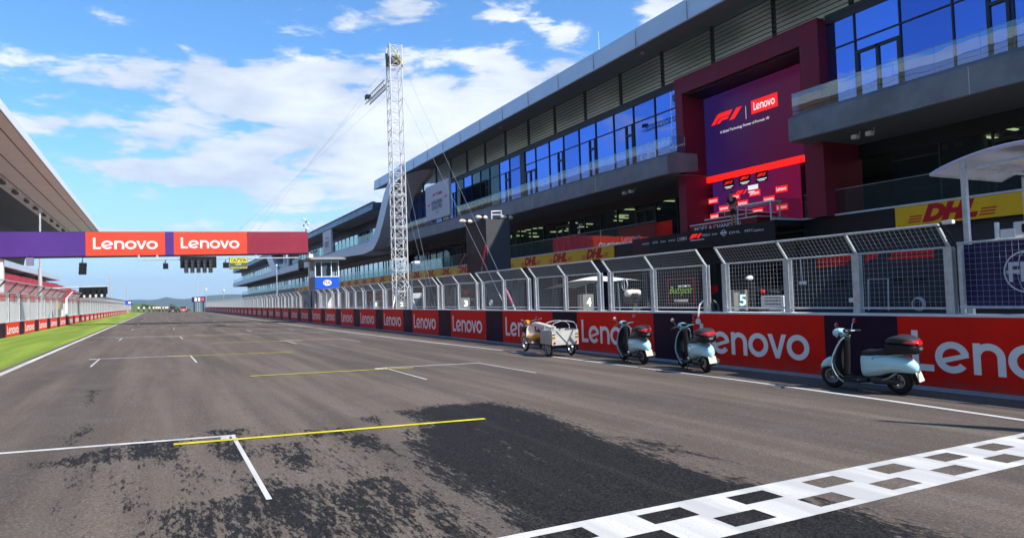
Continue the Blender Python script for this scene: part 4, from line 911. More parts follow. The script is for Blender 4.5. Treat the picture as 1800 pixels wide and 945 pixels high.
# ================================================================== GRANDSTAND (left)
GS=thing('grandstand','covered grandstand on the left with a huge pale cantilever roof and red seats','grandstand',(-20,120,.4))
BEIGE=mat('beige_soffit',(.86,.85,.74),.6,var=.05,scale=.25); WFAS=mat('white_roof_edge',(.80,.80,.80),.4)
gy0,gy1=28.,186.
e1=onY(83,450,186); e2=onY(76,475,186)
m=MB(); ry0,ry1=-70.,217.
pr=[(-14,21.9),(-13.88,22.77),(-15.2,23.2),(-28,24.8),(-39.7,22.5),(-38.5,10.2),(-32,9.8),(-31,15.5),(-28,19.3),(-22.17,21.37)]
m.prism(pr,lambda u,v:(u,ry0,v),(0,ry1-ry0,0)); m.build('roof_shell',[mat('roof_back_dark',(.10,.10,.095),.7,var=.2,scale=.3)],GS)
m=MB(); m.quad((-14.02,ry0,21.88),(-22.17,ry0,21.35),(-22.17,ry1,21.35),(-14.02,ry1,21.88)); m.build('soffit',BEIGE,GS)
m=MB(); m.prism([(-13.86,21.9),(-13.79,22.81),(-15.2,23.24),(-15.18,23.2),(-13.9,22.78),(-13.98,21.9)],lambda u,v:(u,ry0,v),(0,ry1-ry0+.02,0)); m.build('roof_edge',WFAS,GS)
m=MB()
for x in (-15.3,-17.7,-20.1): zz=21.88+(x+14)*.065; m.box(x-.06,x+.06,ry0,ry1,zz-.05,zz-.01)
m.build('soffit_joint',mat('joint_brown',(.13,.11,.09),.7),GS)
rnd=random.Random(8)
for i in range(12):
    y=82+i*10.5; m=MB(); 
    for k_ in range(3): m.bbox(-20.9+rnd.uniform(-.2,.2),-20.4,y+k_*1.,y+.5+k_*1.,20.8,21.2,.05)
    m.tube([(-20.7,y,21.45),(-20.7,y,21.2)],.05,5); m.tube([(-20.7,y-.2,21.2),(-20.7,y+2.8,21.2)],.04,5); m.build('floodlight_frame',mat('fixture_grey',(.12,.12,.12),.5),GS)
# lower tier
nR=13; lx0,lz0,lx1,lz1=-11.,2.5,-20.5,6.9
CONS=mat('stand_concrete',(.42,.42,.42),.8,var=.1,scale=.5); SEAT=mat('seat_red',(.45,.012,.018),.45,var=.12,scale=.6)
m=MB(); pts=[(lx0,.2),(lx0,lz0)]
for i in range(nR):
    xa=lx0+(lx1-lx0)*(i+1)/nR; za=lz0+(lz1-lz0)*i/nR; zb_=lz0+(lz1-lz0)*(i+1)/nR; pts+=[(xa,za),(xa,zb_)]
pts+=[(lx1-1,lz1),(lx1-1,.2)]
m.prism(pts,lambda u,v:(u,gy0,v),(0,gy1+14-gy0,0)); m.build('lower_tier',CONS,GS)
for i in range(nR):
    m=MB(); xa=lx0+(lx1-lx0)*(i+.55)/nR; za=lz0+(lz1-lz0)*i/nR; y=gy0+20
    end=gy1+13-i*1.2
    while y<end:
        if int(y)%17>1: m.box(xa-.04,xa+.34,y,y+.44,za+.36,za+.42); m.box(xa-.1,xa-.04,y,y+.44,za+.38,za+.85)
        y+=.5 if y<110 else .52
    o=m.build('seat_row',SEAT,GS); o['kind']='stuff'
m=MB(); m.box(lx0+.02,lx0+.10,gy0,gy1+14,.2,2.55); m.build('front_wall',mat('white_wall',(.70,.70,.68),.7,var=.08,scale=.4),GS)
m=MB(); m.box(lx0-.05,lx0+.16,gy0,gy1+14,2.56,3.05); m.build('red_fascia',mat('stand_red',(.70,.03,.02),.5),GS)
m=MB(); m.add([(-19.6,gy0,8.1),(-19.6,gy0,9.05),(-19.6,gy1-4,8.1),(-19.6,gy1-4,9.05),(-28,gy0,8.1),(-28,gy0,9.05),(-28,gy1-4,8.1),(-28,gy1-4,9.05)],[(0,1,3,2),(4,5,7,6),(0,4,5,1),(2,3,7,6),(0,2,6,4),(1,5,7,3)]); m.build('upper_parapet',mat('parapet_pale_blue',(.50,.57,.62),.5,var=.05,scale=.3),GS)
m=MB(); m.box(-30,-28,gy0,gy1-6,.3,9.0); m.box(-27.9,-21.5,gy0,gy1-6,6.6,6.75); m.build('rear_wall',DARKIN,GS)
y=gy0+4
while y<gy1-4: m=MB(); m.tube([(-21.3,y,6.9),(-22.6,y+.3,8.3)],.14,6); m.build('strut',CHAR,GS); y+=6.2
# ================================================================== TRUSS TOWER and wires
TX,TY=14.5,44.5; TW=.42; TZ0=-.45; TZ1=18.9
TR=thing('truss_tower','tall slender white lattice tower standing behind the pit wall','tower',(TX,TY,TZ0))
WT=mat('white_truss',(.68,.68,.68),.35,metal=.1)
for sx in (-1,1):
    for sy in (-1,1): m=MB(); m.tube([(TX+sx*TW,TY+sy*TW,TZ0+1.4 if False else TZ0),(TX+sx*TW,TY+sy*TW,TZ1)],.045,8); m.build('chord',WT,TR)
m=MB(); nz=26; dz=(TZ1-TZ0-.4)/nz
for i in range(nz+1):
    z=TZ0+.3+i*dz; c=[(-1,-1),(1,-1),(1,1),(-1,1)]
    for j in range(4):
        a=c[j];b=c[(j+1)%4]; P=lambda q,zz:(TX+q[0]*TW,TY+q[1]*TW,zz)
        m.tube([P(a,z),P(b,z)],.022,5,False)
        if i%3==0: m.tube([P(a,z+.09),P(b,z+.09)],.022,5,False)
        if i<nz: m.tube([P(a,z) if i%2 else P(b,z),P(b,z+dz) if i%2 else P(a,z+dz)],.018,5,False)
        if i<nz and j%2==0: m.tube([P(b,z) if i%2 else P(a,z),P(a,z+dz) if i%2 else P(b,z+dz)],.014,5,False)
m.build('lattice',WT,TR)
m=MB(); m.box(TX-.9,TX+.9,TY-.9,TY+.9,TZ0-.05,TZ0+.12); m.tube([(TX-TW,TY-TW,2.3),(TX-1.5,TY-2.0,TZ0)],.035,6); m.tube([(TX+TW,TY-TW,2.3),(TX+.5,TY-3.2,TZ0)],.035,6); m.build('base_frame',WT,TR)
m=MB(); m.bbox(TX-.36,TX+.36,TY-.3,TY+.3,17.6,18.2,.05); m.tube([(TX-.6,TY-.3,18.2),(TX-.45,TY,17.4)],.12,8); m.build('hoist',mat('hoist_dark',(.10,.10,.09),.5,var=.3),TR)
m=MB(); m.tube([(TX-.35,TY-.45,18.7),(TX+.0,TY-.48,18.2),(TX+.55,TY-.5,17.3)],.035,6); m.build('yellow_strap',YEL,TR)
aY=onX(650,163,14.0).y; AZ=onX(674,152,14.2).z
m=MB(); 
for dx in (-.12,.22):
    for dz2 in (0,.35): m.tube([(14.0+dx,TY+.3,16.2+dz2),(14.0+dx,TY+5.3,16.2+dz2)],.03,5)
for i in range(11):
    y=TY+.4+i*.43; m.tube([(13.88,y,16.2),(13.88,y+.43,16.55)],.018,4,False); m.tube([(14.22,y,16.55),(14.22,y+.43,16.2)],.018,4,False); m.tube([(13.88,y,16.2),(14.22,y,16.2)],.018,4,False)
m.build('side_arm_frame',mat('arm_dark',(.08,.08,.08),.5),TR)
m=MB(); m.bbox(13.85,14.2,TY+4.8,TY+5.3,16.6,16.85,.03); m.build('pulley_block',BLACK,TR)
m=MB(); 
for sx in (-1,1): m.tube([(TX+.62,TY-.6,4.0),(TX+.62,TY-.6,-.4)],.05,6)
m.tube([(TX+.62,TY-.6,4.0),(TX+.9,TY-.7,4.05)],.05,6); m.bbox(TX+.75,TX+1.15,TY-.85,TY-.55,3.9,4.1,.04); m.build('side_pipe',WT,TR)
def cable(label,a,b,sag=.0,r=.007):
    t=thing('guy_wire',label,'wire',tuple(a)); a=Vector(a);b=Vector(b); m=MB(); pts=[a.lerp(b,i/12)-Vector((0,0,sag*math.sin(math.pi*i/12))) for i in range(13)]; m.tube(pts,r,4); m.build('cable',mat('steel_cable',(.35,.36,.38),.4,metal=.5),t); 
    m=MB(); m.tube([b.lerp(a,.03),b.lerp(a,.055)],r*2.6,6); m.tube([a.lerp(b,.01),a.lerp(b,.02)],r*2.6,6); m.build('turnbuckle',GALV,t)
top=(TX+.4,TY-.4,17.9)
cable('thin guy wire from the tower top to the pit wall, nearest the black box tower',(TX+.42,TY-.42,17.6),onX(909,548,13.3))
cable('thin guy wire from below the tower top down toward the pit wall, farther left',(TX+.42,TY-.42,15.3),onX(893,548,13.3))
cable('short guy wire from the middle of the tower to the pit wall',(TX+.42,TY-.42,10.2),onX(767,546,13.4))
cable('short steep guy wire ending close beside the tower foot',(TX+.42,TY-.42,8.0),onX(762,546,13.4),0,.006)
for (z,xb,l) in ((17.6,8.4,'uppermost'),(16.9,7.6,'middle'),(15.6,6.6,'lowest')):
    cable('faint guy wire from the tower to the gantry beam, %s of three'%l,(TX-.42,TY+.42,z),(xb,GY+.5,tz(xb)+.02),0,.005)
# black box tower
LB=thing('box_tower','tall black cabinet tower behind the fence with white rolls on top','tower',(17.8,37.4,-.5))
m=MB(); m.bbox(17,18.6,36.02,38.9,-.5,6.1,.02); m.build('cabinet',mat('tower_black',(.010,.010,.012),.55,var=.2,scale=.8),LB)
m=MB(); m.box(17.02,18.58,35.99,36.015,-.4,6.08); m.build('lit_face_sheet',mat('tower_black_lit',(.060,.060,.066),.6,var=.08,scale=1.2),LB)  # paler sheet makes the black cabinet's sun-facing side look lit
m=MB(); m.tube([(17.6,36.4,6.15),(17.6,36.4,6.6),(18.25,36.4,6.65),(18.25,36.4,6.15)],.045,6); m.tube([(17.6,36.4,6.4),(18.25,36.4,6.42)],.03,6); m.build('top_frame',WHITE,LB)
CREAM=mat('cream_cloth',(.62,.55,.46),.8,var=.12,scale=8,bump=.4,bscale=20)
for x,y,s_,l in ((17.0,38.8,.45,'hanging over the left corner'),(17.1,36.7,.4,'beside the top frame'),(18.6,36.4,.4,'at the right corner')):
    t=thing('cloth_roll','cream cloth roll on the black tower, '+l,'roll',(x,y,6.12)); m=MB(); m.loft([(x-.42*s_/.4,y,6.26,.04,.05),(x-.35,y,6.27,.12,.12),(x,y,6.27,.16,.13),(x+.3,y,6.26,.13,.12),(x+.4,y,6.24,.05,.05)],12,2.); m.build('roll',CREAM,t,True); m=MB(); m.tube([(x,y,6.12),(x,y,6.4)],.17,8); m.build('strap',BLACK,t)
RT=mat('red_tube',(.55,.02,.05),.4)
for a,b,l in (((853,432),(846,480),'leaning on the lit side of the black tower'),((820,446),(801,478),'leaning at the left side of the black tower'),((888,507),(906,545),'leaning inside the fence between boards three and four')):
    X=16.8 if a[1]<500 else 13.6; p,q_=onX(*a,X),onX(*b,X); t=thing('red_strut','red adjustable strut '+l,'strut',tuple(q_)); m=MB(); m.tube([p,p.lerp(q_,.75)],.05,8); m.build('outer_tube',RT,t); m=MB(); m.tube([p.lerp(q_,.72),q_],.028,8); m.build('inner_tube',GALV,t)
# ================================================================== CONTROL BOOTH
BO=thing('control_booth','small glazed starter booth with a blue board below its windows, beside the gantry leg','booth',(13.9,65.5,-.4))
bx0,bx1,by0,by1=12.75,14.95,64.,66.8
m=MB(); m.prism([(by0-.5,5.42),(by0-.5,5.52),((by0+by1)/2,5.75),(by1+.5,5.55),(by1+.5,5.42)],lambda u,v:(bx0-.45,u,v),(bx1-bx0+1.0,0,0)); m.build('roof',mat('booth_roof',(.30,.27,.25),.6),BO)
m=MB(); m.box(bx0,bx1,by0,by1,2.75,3.82); m.build('lower_wall',mat('booth_blue',(.015,.10,.55),.4,var=.05),BO)
m=MB(); m.box(bx0-.02,bx0-.002,by0+.02,by1,2.7,3.85); m.build('side_panel',mat('booth_side_plum',(.20,.17,.24),.5),BO)
m=MB()
for x in (bx0+.04,bx0+.6,bx0+1.5,bx1-.04): m.box(x-.04,x+.04,by0,by0+.08,3.83,5.4)
for y in (by0+.9,by0+1.9,by1-.1): m.box(bx0,bx0+.08,y,y+.08,3.83,5.4); m.box(bx1-.08,bx1,y,y+.08,3.83,5.4)
m.box(bx0,bx1,by0-.01,by0+.07,5.2,5.3); m.box(bx0,bx1,by0-.01,by0+.07,3.83,3.9); m.build('window_frame',WHITE,BO)
m=MB(); m.box(bx0+.08,bx1-.08,by0+.03,by0+.045,3.9,5.2); m.build('front_window',GRAIL,BO); m=MB(); m.box(bx0+.03,bx0+.045,by0+.1,by1-.1,3.9,5.3); m.build('side_window',GRAIL,BO)
m=MB(); m.box(bx0+.1,bx1-.1,by1-.1,by1-.05,3.85,5.4); m.build('rear_wall',mat('booth_inside',(.45,.45,.43),.7),BO)
m=MB(); arc(m,0,0,0.001,.38,0,360,faceM('-Y',13.85,by0-.01,3.3)@Matrix.Diagonal((1.05,.72,1,1)),0,n=24); m.build('white_emblem',WHITE,BO)
m=MB(); textmb(m,'FIA',faceM('-Y',13.85,by0-.016,3.3),size=.4,bold=.01,width=.62); m.build('lettering',mat('emblem_ink',(.30,.05,.20),.5),BO)
for x in (bx0+.15,bx1-.1):
    for y in (by0+.15,by1-.15): m=MB(); m.tube([(x,y,-.5),(x,y,2.74)],.06,6); m.build('post',WHITE if x>14 else BLACK,BO)
m=MB(); m.box(13.2,14.7,65.5,65.6,-.4,2.4); m.build('white_door',WHITE,BO)
# ================================================================== CANOPY STAND (right)
CA=thing('canopy_stand','round-topped canopy on slim posts over a timing stand at the right edge','canopy',(15.2,5.6,-.4))
cx0,cx1=13.85,16.4; cyA,cyB=5.15,8.25; zt=3.76; rise=.31
def az_(t): return zt+rise*max(0.,math.sin(math.pi*t))**.8
n=26; vs=[];fs=[]
for i in range(n+1):
    t=i/n; y=cyA+(cyB-cyA)*t; z=az_(t); vs+=[(cx0,y,z),(cx1,y,z),(cx0,y,z+.03),(cx1,y,z+.03)]
for i in range(n): a=4*i; fs+=[(a,a+1,a+5,a+4),(a+2,a+6,a+7,a+3),(a,a+4,a+6,a+2),(a+1,a+3,a+7,a+5)]
m=MB(); m.add(vs,fs); m.build('curved_roof',mat('translucent_roof',(.62,.60,.70),.3,var=.05,scale=1.),CA,True)
m=MB(); m.tube([(cx0-.02,cyA+(cyB-cyA)*i/n,az_(i/n)) for i in range(n+1)],.035,8); m.build('front_edge_tube',mat('lavender_tube',(.55,.55,.72),.3,metal=.2),CA,True)
m=MB(); m.tube([(cx1,cyA+(cyB-cyA)*i/n,az_(i/n)) for i in range(n+1)],.03,8); m.tube([(cx0,cyB,zt),(cx1,cyB,zt)],.03,8); m.tube([(cx0,7.55,zt+.0),(cx0,cyA,zt+.06)],.04,6); m.tube([(cx0,7.6,zt+.02),(cx1,7.6,zt+.02)],.035,6); m.tube([(cx0,6.5,zt),(cx1,6.5,zt)],.035,6); m.build('roof_frame',GALV,CA)
m=MB(); m.box(cx0+.25,cx1-.1,cyA,7.0,zt+.05,zt+.07); m.build('cream_ceiling',mat('cream_panel',(.55,.46,.34),.6),CA)
for (x,y) in ((13.85,7.62),(16.3,7.75),(15.4,7.05),(13.85,5.5),(16.3,5.5)):
    m=MB(); m.box(x-.045,x+.045,y-.045,y+.045,-.45,az_((y-cyA)/(cyB-cyA))-.03 if x==13.85 else zt); m.build('post',GALV,CA)
m=MB(); m.bbox(14.2,14.6,6.6,7.0,2.42,2.68,.03); m.bbox(14.15,14.45,6.95,7.2,2.38,2.56,.02); m.bbox(14.1,14.2,7.22,7.27,2.35,2.7,.01); m.build('equipment_box',WHITE,CA)
m=MB(); m.bbox(13.95,14.2,6.45,6.75,2.45,2.62,.04); m.tube([(14.0,6.6,2.5),(14.0,6.6,2.3)],.05,8); m.build('dark_device',BLACK,CA)
m=MB(); m.box(13.4,15.8,3.0,7.2,.82,.88); m.box(13.5,13.56,3.,7.2,-.4,.82); m.build('desk_frame',WHITE,CA)
FB=thing('emblem_board','dark blue board with a white round globe emblem behind the upright fence','sign',(13.12,4.5,1.15))
m=MB(); m.box(13.1,13.14,1.9,7.33,1.16,2.27); m.build('board',mat('navy_board',(.018,.012,.085),.45,var=.1,scale=1.),FB)
M=faceM('-X',13.09,6.28,1.74); m=MB(); arc(m,0,0,.335,.36,0,360,M,0,n=40); arc(m,0,0,.33,.345,0,360,M@Matrix.Diagonal((.42,1,1,1)),.001,n=30); m.add([(-.345,-.008,0),(.345,-.008,0),(.345,.008,0),(-.345,.008,0)],[(0,1,2,3)],M)
m.add([(-.008,-.345,.002),(.008,-.345,.002),(.008,.345,.002),(-.008,.345,.002)],[(0,1,2,3)],M); arc(m,0,.62,.66,.675,-118,-62,M,.001); arc(m,0,-.62,.66,.675,62,118,M,.001)
textmb(m,'FIA',faceM('-X',13.085,6.28,1.72),size=.46,bold=.03,width=.56); m.build('emblem_lettering',mat('emblem_white',(.62,.64,.75),.5),FB)
t=thing('security_camera','white box camera on a bent arm at the end of the leaning fence','camera',(12.6,7.5,2.65))
m=MB(); m.tube([(12.62,7.46,2.62),(12.62,7.35,2.6),(12.9,7.32,2.3)],.018,6); m.tube([(12.64,7.4,2.6),(12.75,7.3,2.48),(12.7,7.36,2.4),(12.93,7.3,2.2)],.012,6); m.build('cable_arm',BLACK,t)
m=MB(); m.bbox(12.56,12.66,7.16,7.34,2.64,2.71,.012); m.build('housing',WHITE,t)
# ---- mast that throws the slanting shadow on the right
t=thing('light_mast','slim light mast on the pit wall just outside the right edge','mast',(13.3,-.55,-.4))
m=MB(); m.tube([(13.3,-.55,-.45),(13.3,-.55,5.6),(13.3,-.55,7.6)],[.24,.19,.05],12); m.build('pole',GALV,t)
# ================================================================== NUMBER BOARDS and pit-wall kit
def numboard(n,x,y,z0,w_,h,label):
    t=thing('number_board',label,'number board',(x,y,z0)); m=MB(); m.bbox(x-w_/2,x+w_/2,y,y+w_*.75,z0,z0+h,.01); m.build('box',mat('board_olive_grey',(.19,.18,.155),.5,var=.05),t)
    m=MB(); textmb(m,str(n),faceM('-Y',x+.02,y-.005,z0+h*.48),size=h*.72,bold=.035,width=w_*.42); m.build('numeral',mat('numeral_pale',(.62,.80,.80),.4,emit=(.7,1,1),es=.6),t)
    m=MB(); m.tube([(x-w_/2-.02,y+.1,z0-.6),(x-w_/2-.02,y+.1,z0+h)],.012,5); m.build('stand_rod',GALV,t)
numboard(5,13.46,13.05,1.02,.56,.54,'grey box board with numeral 5 on the pit wall')
numboard(4,13.52,20.3,1.0,.46,.56,'grey box board with numeral 4 behind the fence')
numboard(3,13.5,31.2,1.0,.48,.55,'dark box board with numeral 3 behind the fence')
numboard(2,13.5,41.3,1.0,.5,.5,'olive box board with numeral 2 at the foot of the lattice tower')
numboard(1,13.5,47.3,1.0,.5,.5,'dark box board with numeral 1, left of the lattice tower')
def tripodcam(label,x,y,z0,h,head=True,fluffy=False):
    t=thing('broadcast_camera',label,'camera',(x,y,z0))
    for a in (0,120,240): m=MB(); m.tube([(x,y,z0+h*.6),(x+.35*math.cos(R(a)),y+.35*math.sin(R(a)),z0)],.02,6); m.build('leg',BLACK,t)
    m=MB(); m.tube([(x,y,z0+h*.55),(x,y,z0+h*.85)],.05,8); m.build('column',BLACK,t)
    m=MB(); m.bbox(x-.13,x+.13,y-.25,y+.25,z0+h*.82,z0+h,.03); m.tube([(x,y-.25,z0+h*.92),(x,y-.45,z0+h*.92)],[.07,.09],12); m.build('camera_body',BLACK,t)
    if fluffy: m=MB(); m.loft([(x-.32,y-.1,z0+h*1.0,.05,.05),(x-.27,y-.1,z0+h,.11,.11),(x,y-.1,z0+h,.13,.13),(x+.27,y-.1,z0+h,.11,.11),(x+.32,y-.1,z0+h,.05,.05)],12,2.); m.build('fluffy_cover',CREAM,t,True)
    return t
t=thing('speed_camera_unit','upright black perforated camera unit with a white round head beside the numeral 5 board','camera',(13.45,12.55,1.0))
p=onX(1322,503,13.6); m=MB(); m.bbox(13.52,13.66,p.y-.05,p.y+.1,1.0,1.75,.02); m.build('body',BLACK,t); m=MB(); m.tube([(13.38,p.y-.04,1.86),(13.52,p.y-.0,1.86),(13.62,p.y+.05,1.86)],[.03,.06,.065],14); m.build('round_head',WHITE,t,True); m=MB(); m.bbox(13.4,13.8,p.y-.35,p.y-.1,1.0,1.06,.02); m.build('base_plate',BLACK,t)
t=thing('equipment_cabinet','white equipment cabinet with dark tools on top behind the fence','cabinet',(15.2,12.2,-.4))
pa,pb=onX(1337,525,15.),onX(1385,522,15.); m=MB(); m.bbox(15.,15.35,pb.y+.15,pa.y,-.45,1.36,.02); m.build('body',WHITE,t); m=MB()
for i in range(5): m.box(14.985,14.999,pb.y+.25,pb.y+.8,.95+i*.09,.97+i*.09)
m.build('vent',CHAR,t); m=MB(); m.tube([(15.3,pb.y+.9,1.45),(15.3,pb.y+.8,1.9)],.02,5); m.tube([(15.2,pb.y+.4,1.5),(15.3,pb.y+1.4,1.55)],.05,6); m.tube([(15.2,pb.y+.5,1.55),(15.2,pb.y+.1,1.6)],.03,6); m.build('tools_rib',BLACK,t)
m=MB(); m.lathe([(0,0),(.06,0),(.06,.08),(0,.1)],10,Matrix.Translation((15.1,pb.y+.95,1.45))); m.build('red_knob',RED,t,True)
# parasol-roofed buggy
t=thing('buggy','pit buggy under a wide white awning behind the numeral 4 board','buggy',(15.5,20.5,-.45))
q0,q1=onX(980,505,15.3),onX(1100,491,15.3); m=MB()
vs=[];n=12
for i in range(n+1):
    f=i/n; y=q0.y+(q1.y-q0.y)*f; z=q0.z+(q1.z-q0.z)*f+.30*math.sin(math.pi*f)**1.0*.6; vs+=[(14.6,y,z-.06),(15.4,y,z+.10*math.sin(math.pi*f)),(16.2,y,z-.06)]
m.add(vs,[(3*i+j,3*i+j+1,3*i+j+4,3*i+j+3) for i in range(n) for j in range(2)]); m.build('awning',mat('awning_cloth',(.72,.70,.64),.8),t,True)
for y in (q0.y-1.4,q1.y+1.2):
    for x in (14.9,15.9): m=MB(); m.tube([(x,y,-.3),(x,y+.1,1.95)],.03,6); m.build('pole',WHITE,t)
yc=(q0.y+q1.y)/2; m=MB(); m.bbox(14.9,16.,yc-1.1,yc+.9,-.25,.35,.08); m.bbox(14.9,16.,yc-.5,yc+.1,.35,1.0,.08); m.build('body',BLACK,t)
for y in (yc-.8,yc+.7):
    for x in (14.85,15.95): m=MB(); m.lathe([(0,-.06),(.2,-.06),(.24,0),(.2,.06),(0,.06)],16,Matrix.Translation((x,y,-.22))@Matrix.Rotation(R(90),4,'Y')); m.build('wheel',RUBBER,t,True)
tripodcam('broadcast camera with a fluffy cream microphone cover behind the fence',14.3,onX(1110,540,14.3).y,-.4,1.95,fluffy=True)
t=thing('wind_meter','round wire wind meter on a thin rod behind the fence above the fluffy microphone','meter',(14.4,17.1,1.4)); p=onX(1098,500,14.4)
m=MB(); m.tube([(14.4,p.y,1.5),(14.4,p.y,p.z)],.015,5); m.build('rod',WHITE,t); m=MB(); m.tube([(14.4,p.y+.16*math.cos(a*.393),p.z+.2*math.sin(a*.393)) for a in range(16)],.012,5,closed=True); m.tube([(14.45,p.y+.1*math.cos(a*.393),p.z+.2*math.sin(a*.393)) for a in range(16)],.012,5,closed=True); m.build('ring_frame',GALV,t)
tripodcam('black camera on its stand beside the numeral 3 board',13.9,onX(828,540,13.9).y,-.4,1.9); tripodcam('black camera between the numeral 1 and 2 boards',14.1,onX(668,540,14.1).y,-.4,1.9)
tripodcam('dark camera right of the lattice tower, next to a pale panel',14.2,onX(757,540,14.2).y,-.4,1.95)
t=thing('pale_cabinet','pale rounded cabinet standing right of the lattice tower','cabinet',(15,39.7,-.4)); p=onX(730,520,15.5); m=MB(); m.bbox(15,16,p.y-.4,p.y+.6,-.5,1.95,.12); m.build('body',mat('cabinet_pale',(.42,.44,.47),.5),t,True); m=MB(); m.box(15.2,15.8,p.y-.42,p.y-.402,.9,1.6); m.build('window_plate',CHAR,t)
# illuminated city sign in the garage
t=thing('garage_screen','black screen with a thin red frame and green script behind the fence','screen',(27,30,1)); P=[onX(x,y,26.9) for x,y in ((1174,491),(1220,488),(1220,531),(1174,533))]
ya_,yb_=sorted((P[0].y,P[1].y)); zc=(P[0].z+P[3].z)/2; zh=(P[0].z-P[3].z)/2
m=MB(); m.box(26.9,26.98,ya_-1.1,yb_+1.1,zc-zh-.8,zc+zh+.55); m.build('panel',BLK,t); m=MB(); m.tube([(26.88,ya_,zc-zh),(26.88,ya_,zc+zh),(26.88,yb_,zc+zh),(26.88,yb_,zc-zh)],.022,4,closed=True); m.build('red_edge',mat('neon_red',(.6,.01,.02),emit=(1,.01,.02),es=.12),t)
m=MB(); textmb(m,'Budapest',faceM('-X',26.87,(ya_+yb_)/2,zc+.05),size=.62,bold=-.022,shear=.4,width=(yb_-ya_)*.86); m.build('lettering',mat('neon_green',(.4,.8,.05),emit=(.55,1,.08),es=.4),t)
m=MB(); textmb(m,'WELCOME TO',faceM('-X',26.87,(ya_+yb_)/2-.3,zc+.28),size=.16,bold=.01); m.build('small_lettering',EWH,t); m=MB(); textmb(m,'01-03.08.2025',faceM('-X',26.87,(ya_+yb_)/2,zc-.55),size=.2,bold=.01); m.build('small_lettering',EWH,t)
# hooked tube over the wall, coil of hose
t=thing('hooked_tube','white bent tube with a round white disc hooked over the pit wall','tube',(12.72,14.0,.9)); a=onX(1228,565,12.70)
m=MB(); m.tube([(13.0,a.y-.12,.92),(13.0,a.y-.1,1.15),(12.95,a.y-.06,1.27),(12.86,a.y-.03,1.3),(12.76,a.y,1.2),(12.71,a.y,1.02),(12.70,a.y,.86)],.022,8); m.build('tube',WHITE,t,True); m=MB(); m.lathe([(0,-.015),(.085,-.015),(.085,.015),(0,.015)],20,Matrix.Translation((12.69,a.y,a.z))@Matrix.Rotation(R(90),4,'Y')); m.build('disc',WHITE,t)
m=MB(); m.tube([(13.05,a.y-.2,.92),(13.02,a.y-.22,1.2),(12.98,a.y-.3,1.3),(13.05,a.y-.38,1.2),(13.05,a.y-.4,1.0)],.028,8); m.build('dark_tube',CHAR,t,True)
for (x,y,l) in ((1612,534,'right of the pale door outline'),(862,532,'behind the fence right of the numeral 3 board')):
    p=onX(x,y,13.6); t=thing('hose_coil','coiled pale hose hanging '+l,'hose',tuple(p)); m=MB()
    for k_ in range(4): m.tube([(13.6+k_*.02,p.y+(.11+.008*k_)*math.cos(a*.4),p.z+(.11+.01*k_)*math.sin(a*.4)) for a in range(16)],.008,5,closed=True)
    m.build('hose_ring_rib',mat('hose_grey',(.4,.42,.45),.5),t); m=MB(); m.tube([(13.6,p.y,p.z+.11),(13.6,p.y,p.z+.13),(13.65,p.y,p.z+.13)],.01,5); m.build('hook',GALV,t)
for (x,y,X) in ((1411,497,20),(1503,527,13.9)):
    p=onX(x,y,X); t=thing('small_camera','small white camera %s'%('high on the garage side behind the fence' if X==20 else 'low on the pit wall beside the middle fence post'),'camera',tuple(p)); m=MB(); m.bbox(X-.1,X+.1,p.y-.09,p.y+.09,p.z-.05,p.z+.05,.02); m.build('housing',WHITE,t); m=MB(); m.tube([(X,p.y,p.z),(X,p.y+.05,p.z-.3 if X<14 else p.z+.9)],.015,5); m.build('bracket',GALV,t)

# timing stands behind the fence
NAVY=mat('stand_slate',(.035,.045,.06),.5,var=.15)
for (ya,yb,l) in ((33.2,38.2,'dark slate timing stand behind the fence, between the tower and the numeral 3 board'),(51.5,55.5,'dark timing stand behind the fence left of the numeral 1 board'),(73,78,'dark timing stand behind the fence just beyond the gantry leg')):
    t=thing('timing_stand',l,'stand',(14.6,(ya+yb)/2,-.4)); 
    m=MB(); m.box(14.0,15.6,ya,yb,.35,.45); m.build('platform',CHAR,t); m=MB(); m.box(15.55,15.6,ya,yb,.45,2.1); m.build('back_panel',NAVY,t); m=MB(); m.box(13.7,15.8,ya-.1,yb+.1,2.25,2.36); m.build('roof',NAVY,t)
    for y in (ya+.1,(ya+yb)/2,yb-.1): m=MB(); m.box(13.78,13.86,y-.05,y+.05,-.45,2.25); m.build('post',NAVY,t)
    m=MB(); m.box(13.95,14.35,ya+.2,yb-.2,1.05,1.1); m.build('desk',CHAR,t)
    for i in range(4):
        y=ya+.6+i*(yb-ya-1.)/3.6; m=MB(); m.box(14.3,14.34,y,y+.7,1.25,1.7); m.build('monitor',BLACK,t)
    for i in range(3): y=ya+.8+i*1.4; m=MB(); m.box(15.535,15.548,y,y+.75,1.75,2.0); m.build('red_plate',RED,t)
    for i in range(3): y=ya+.9+i*1.4; m=MB(); m.tube([(14.9,y,.45),(14.9,y,1.0)],.03,6); m.bbox(14.75,15.05,y-.15,y+.15,1.0,1.06,.02); m.build('stool',BLACK,t)
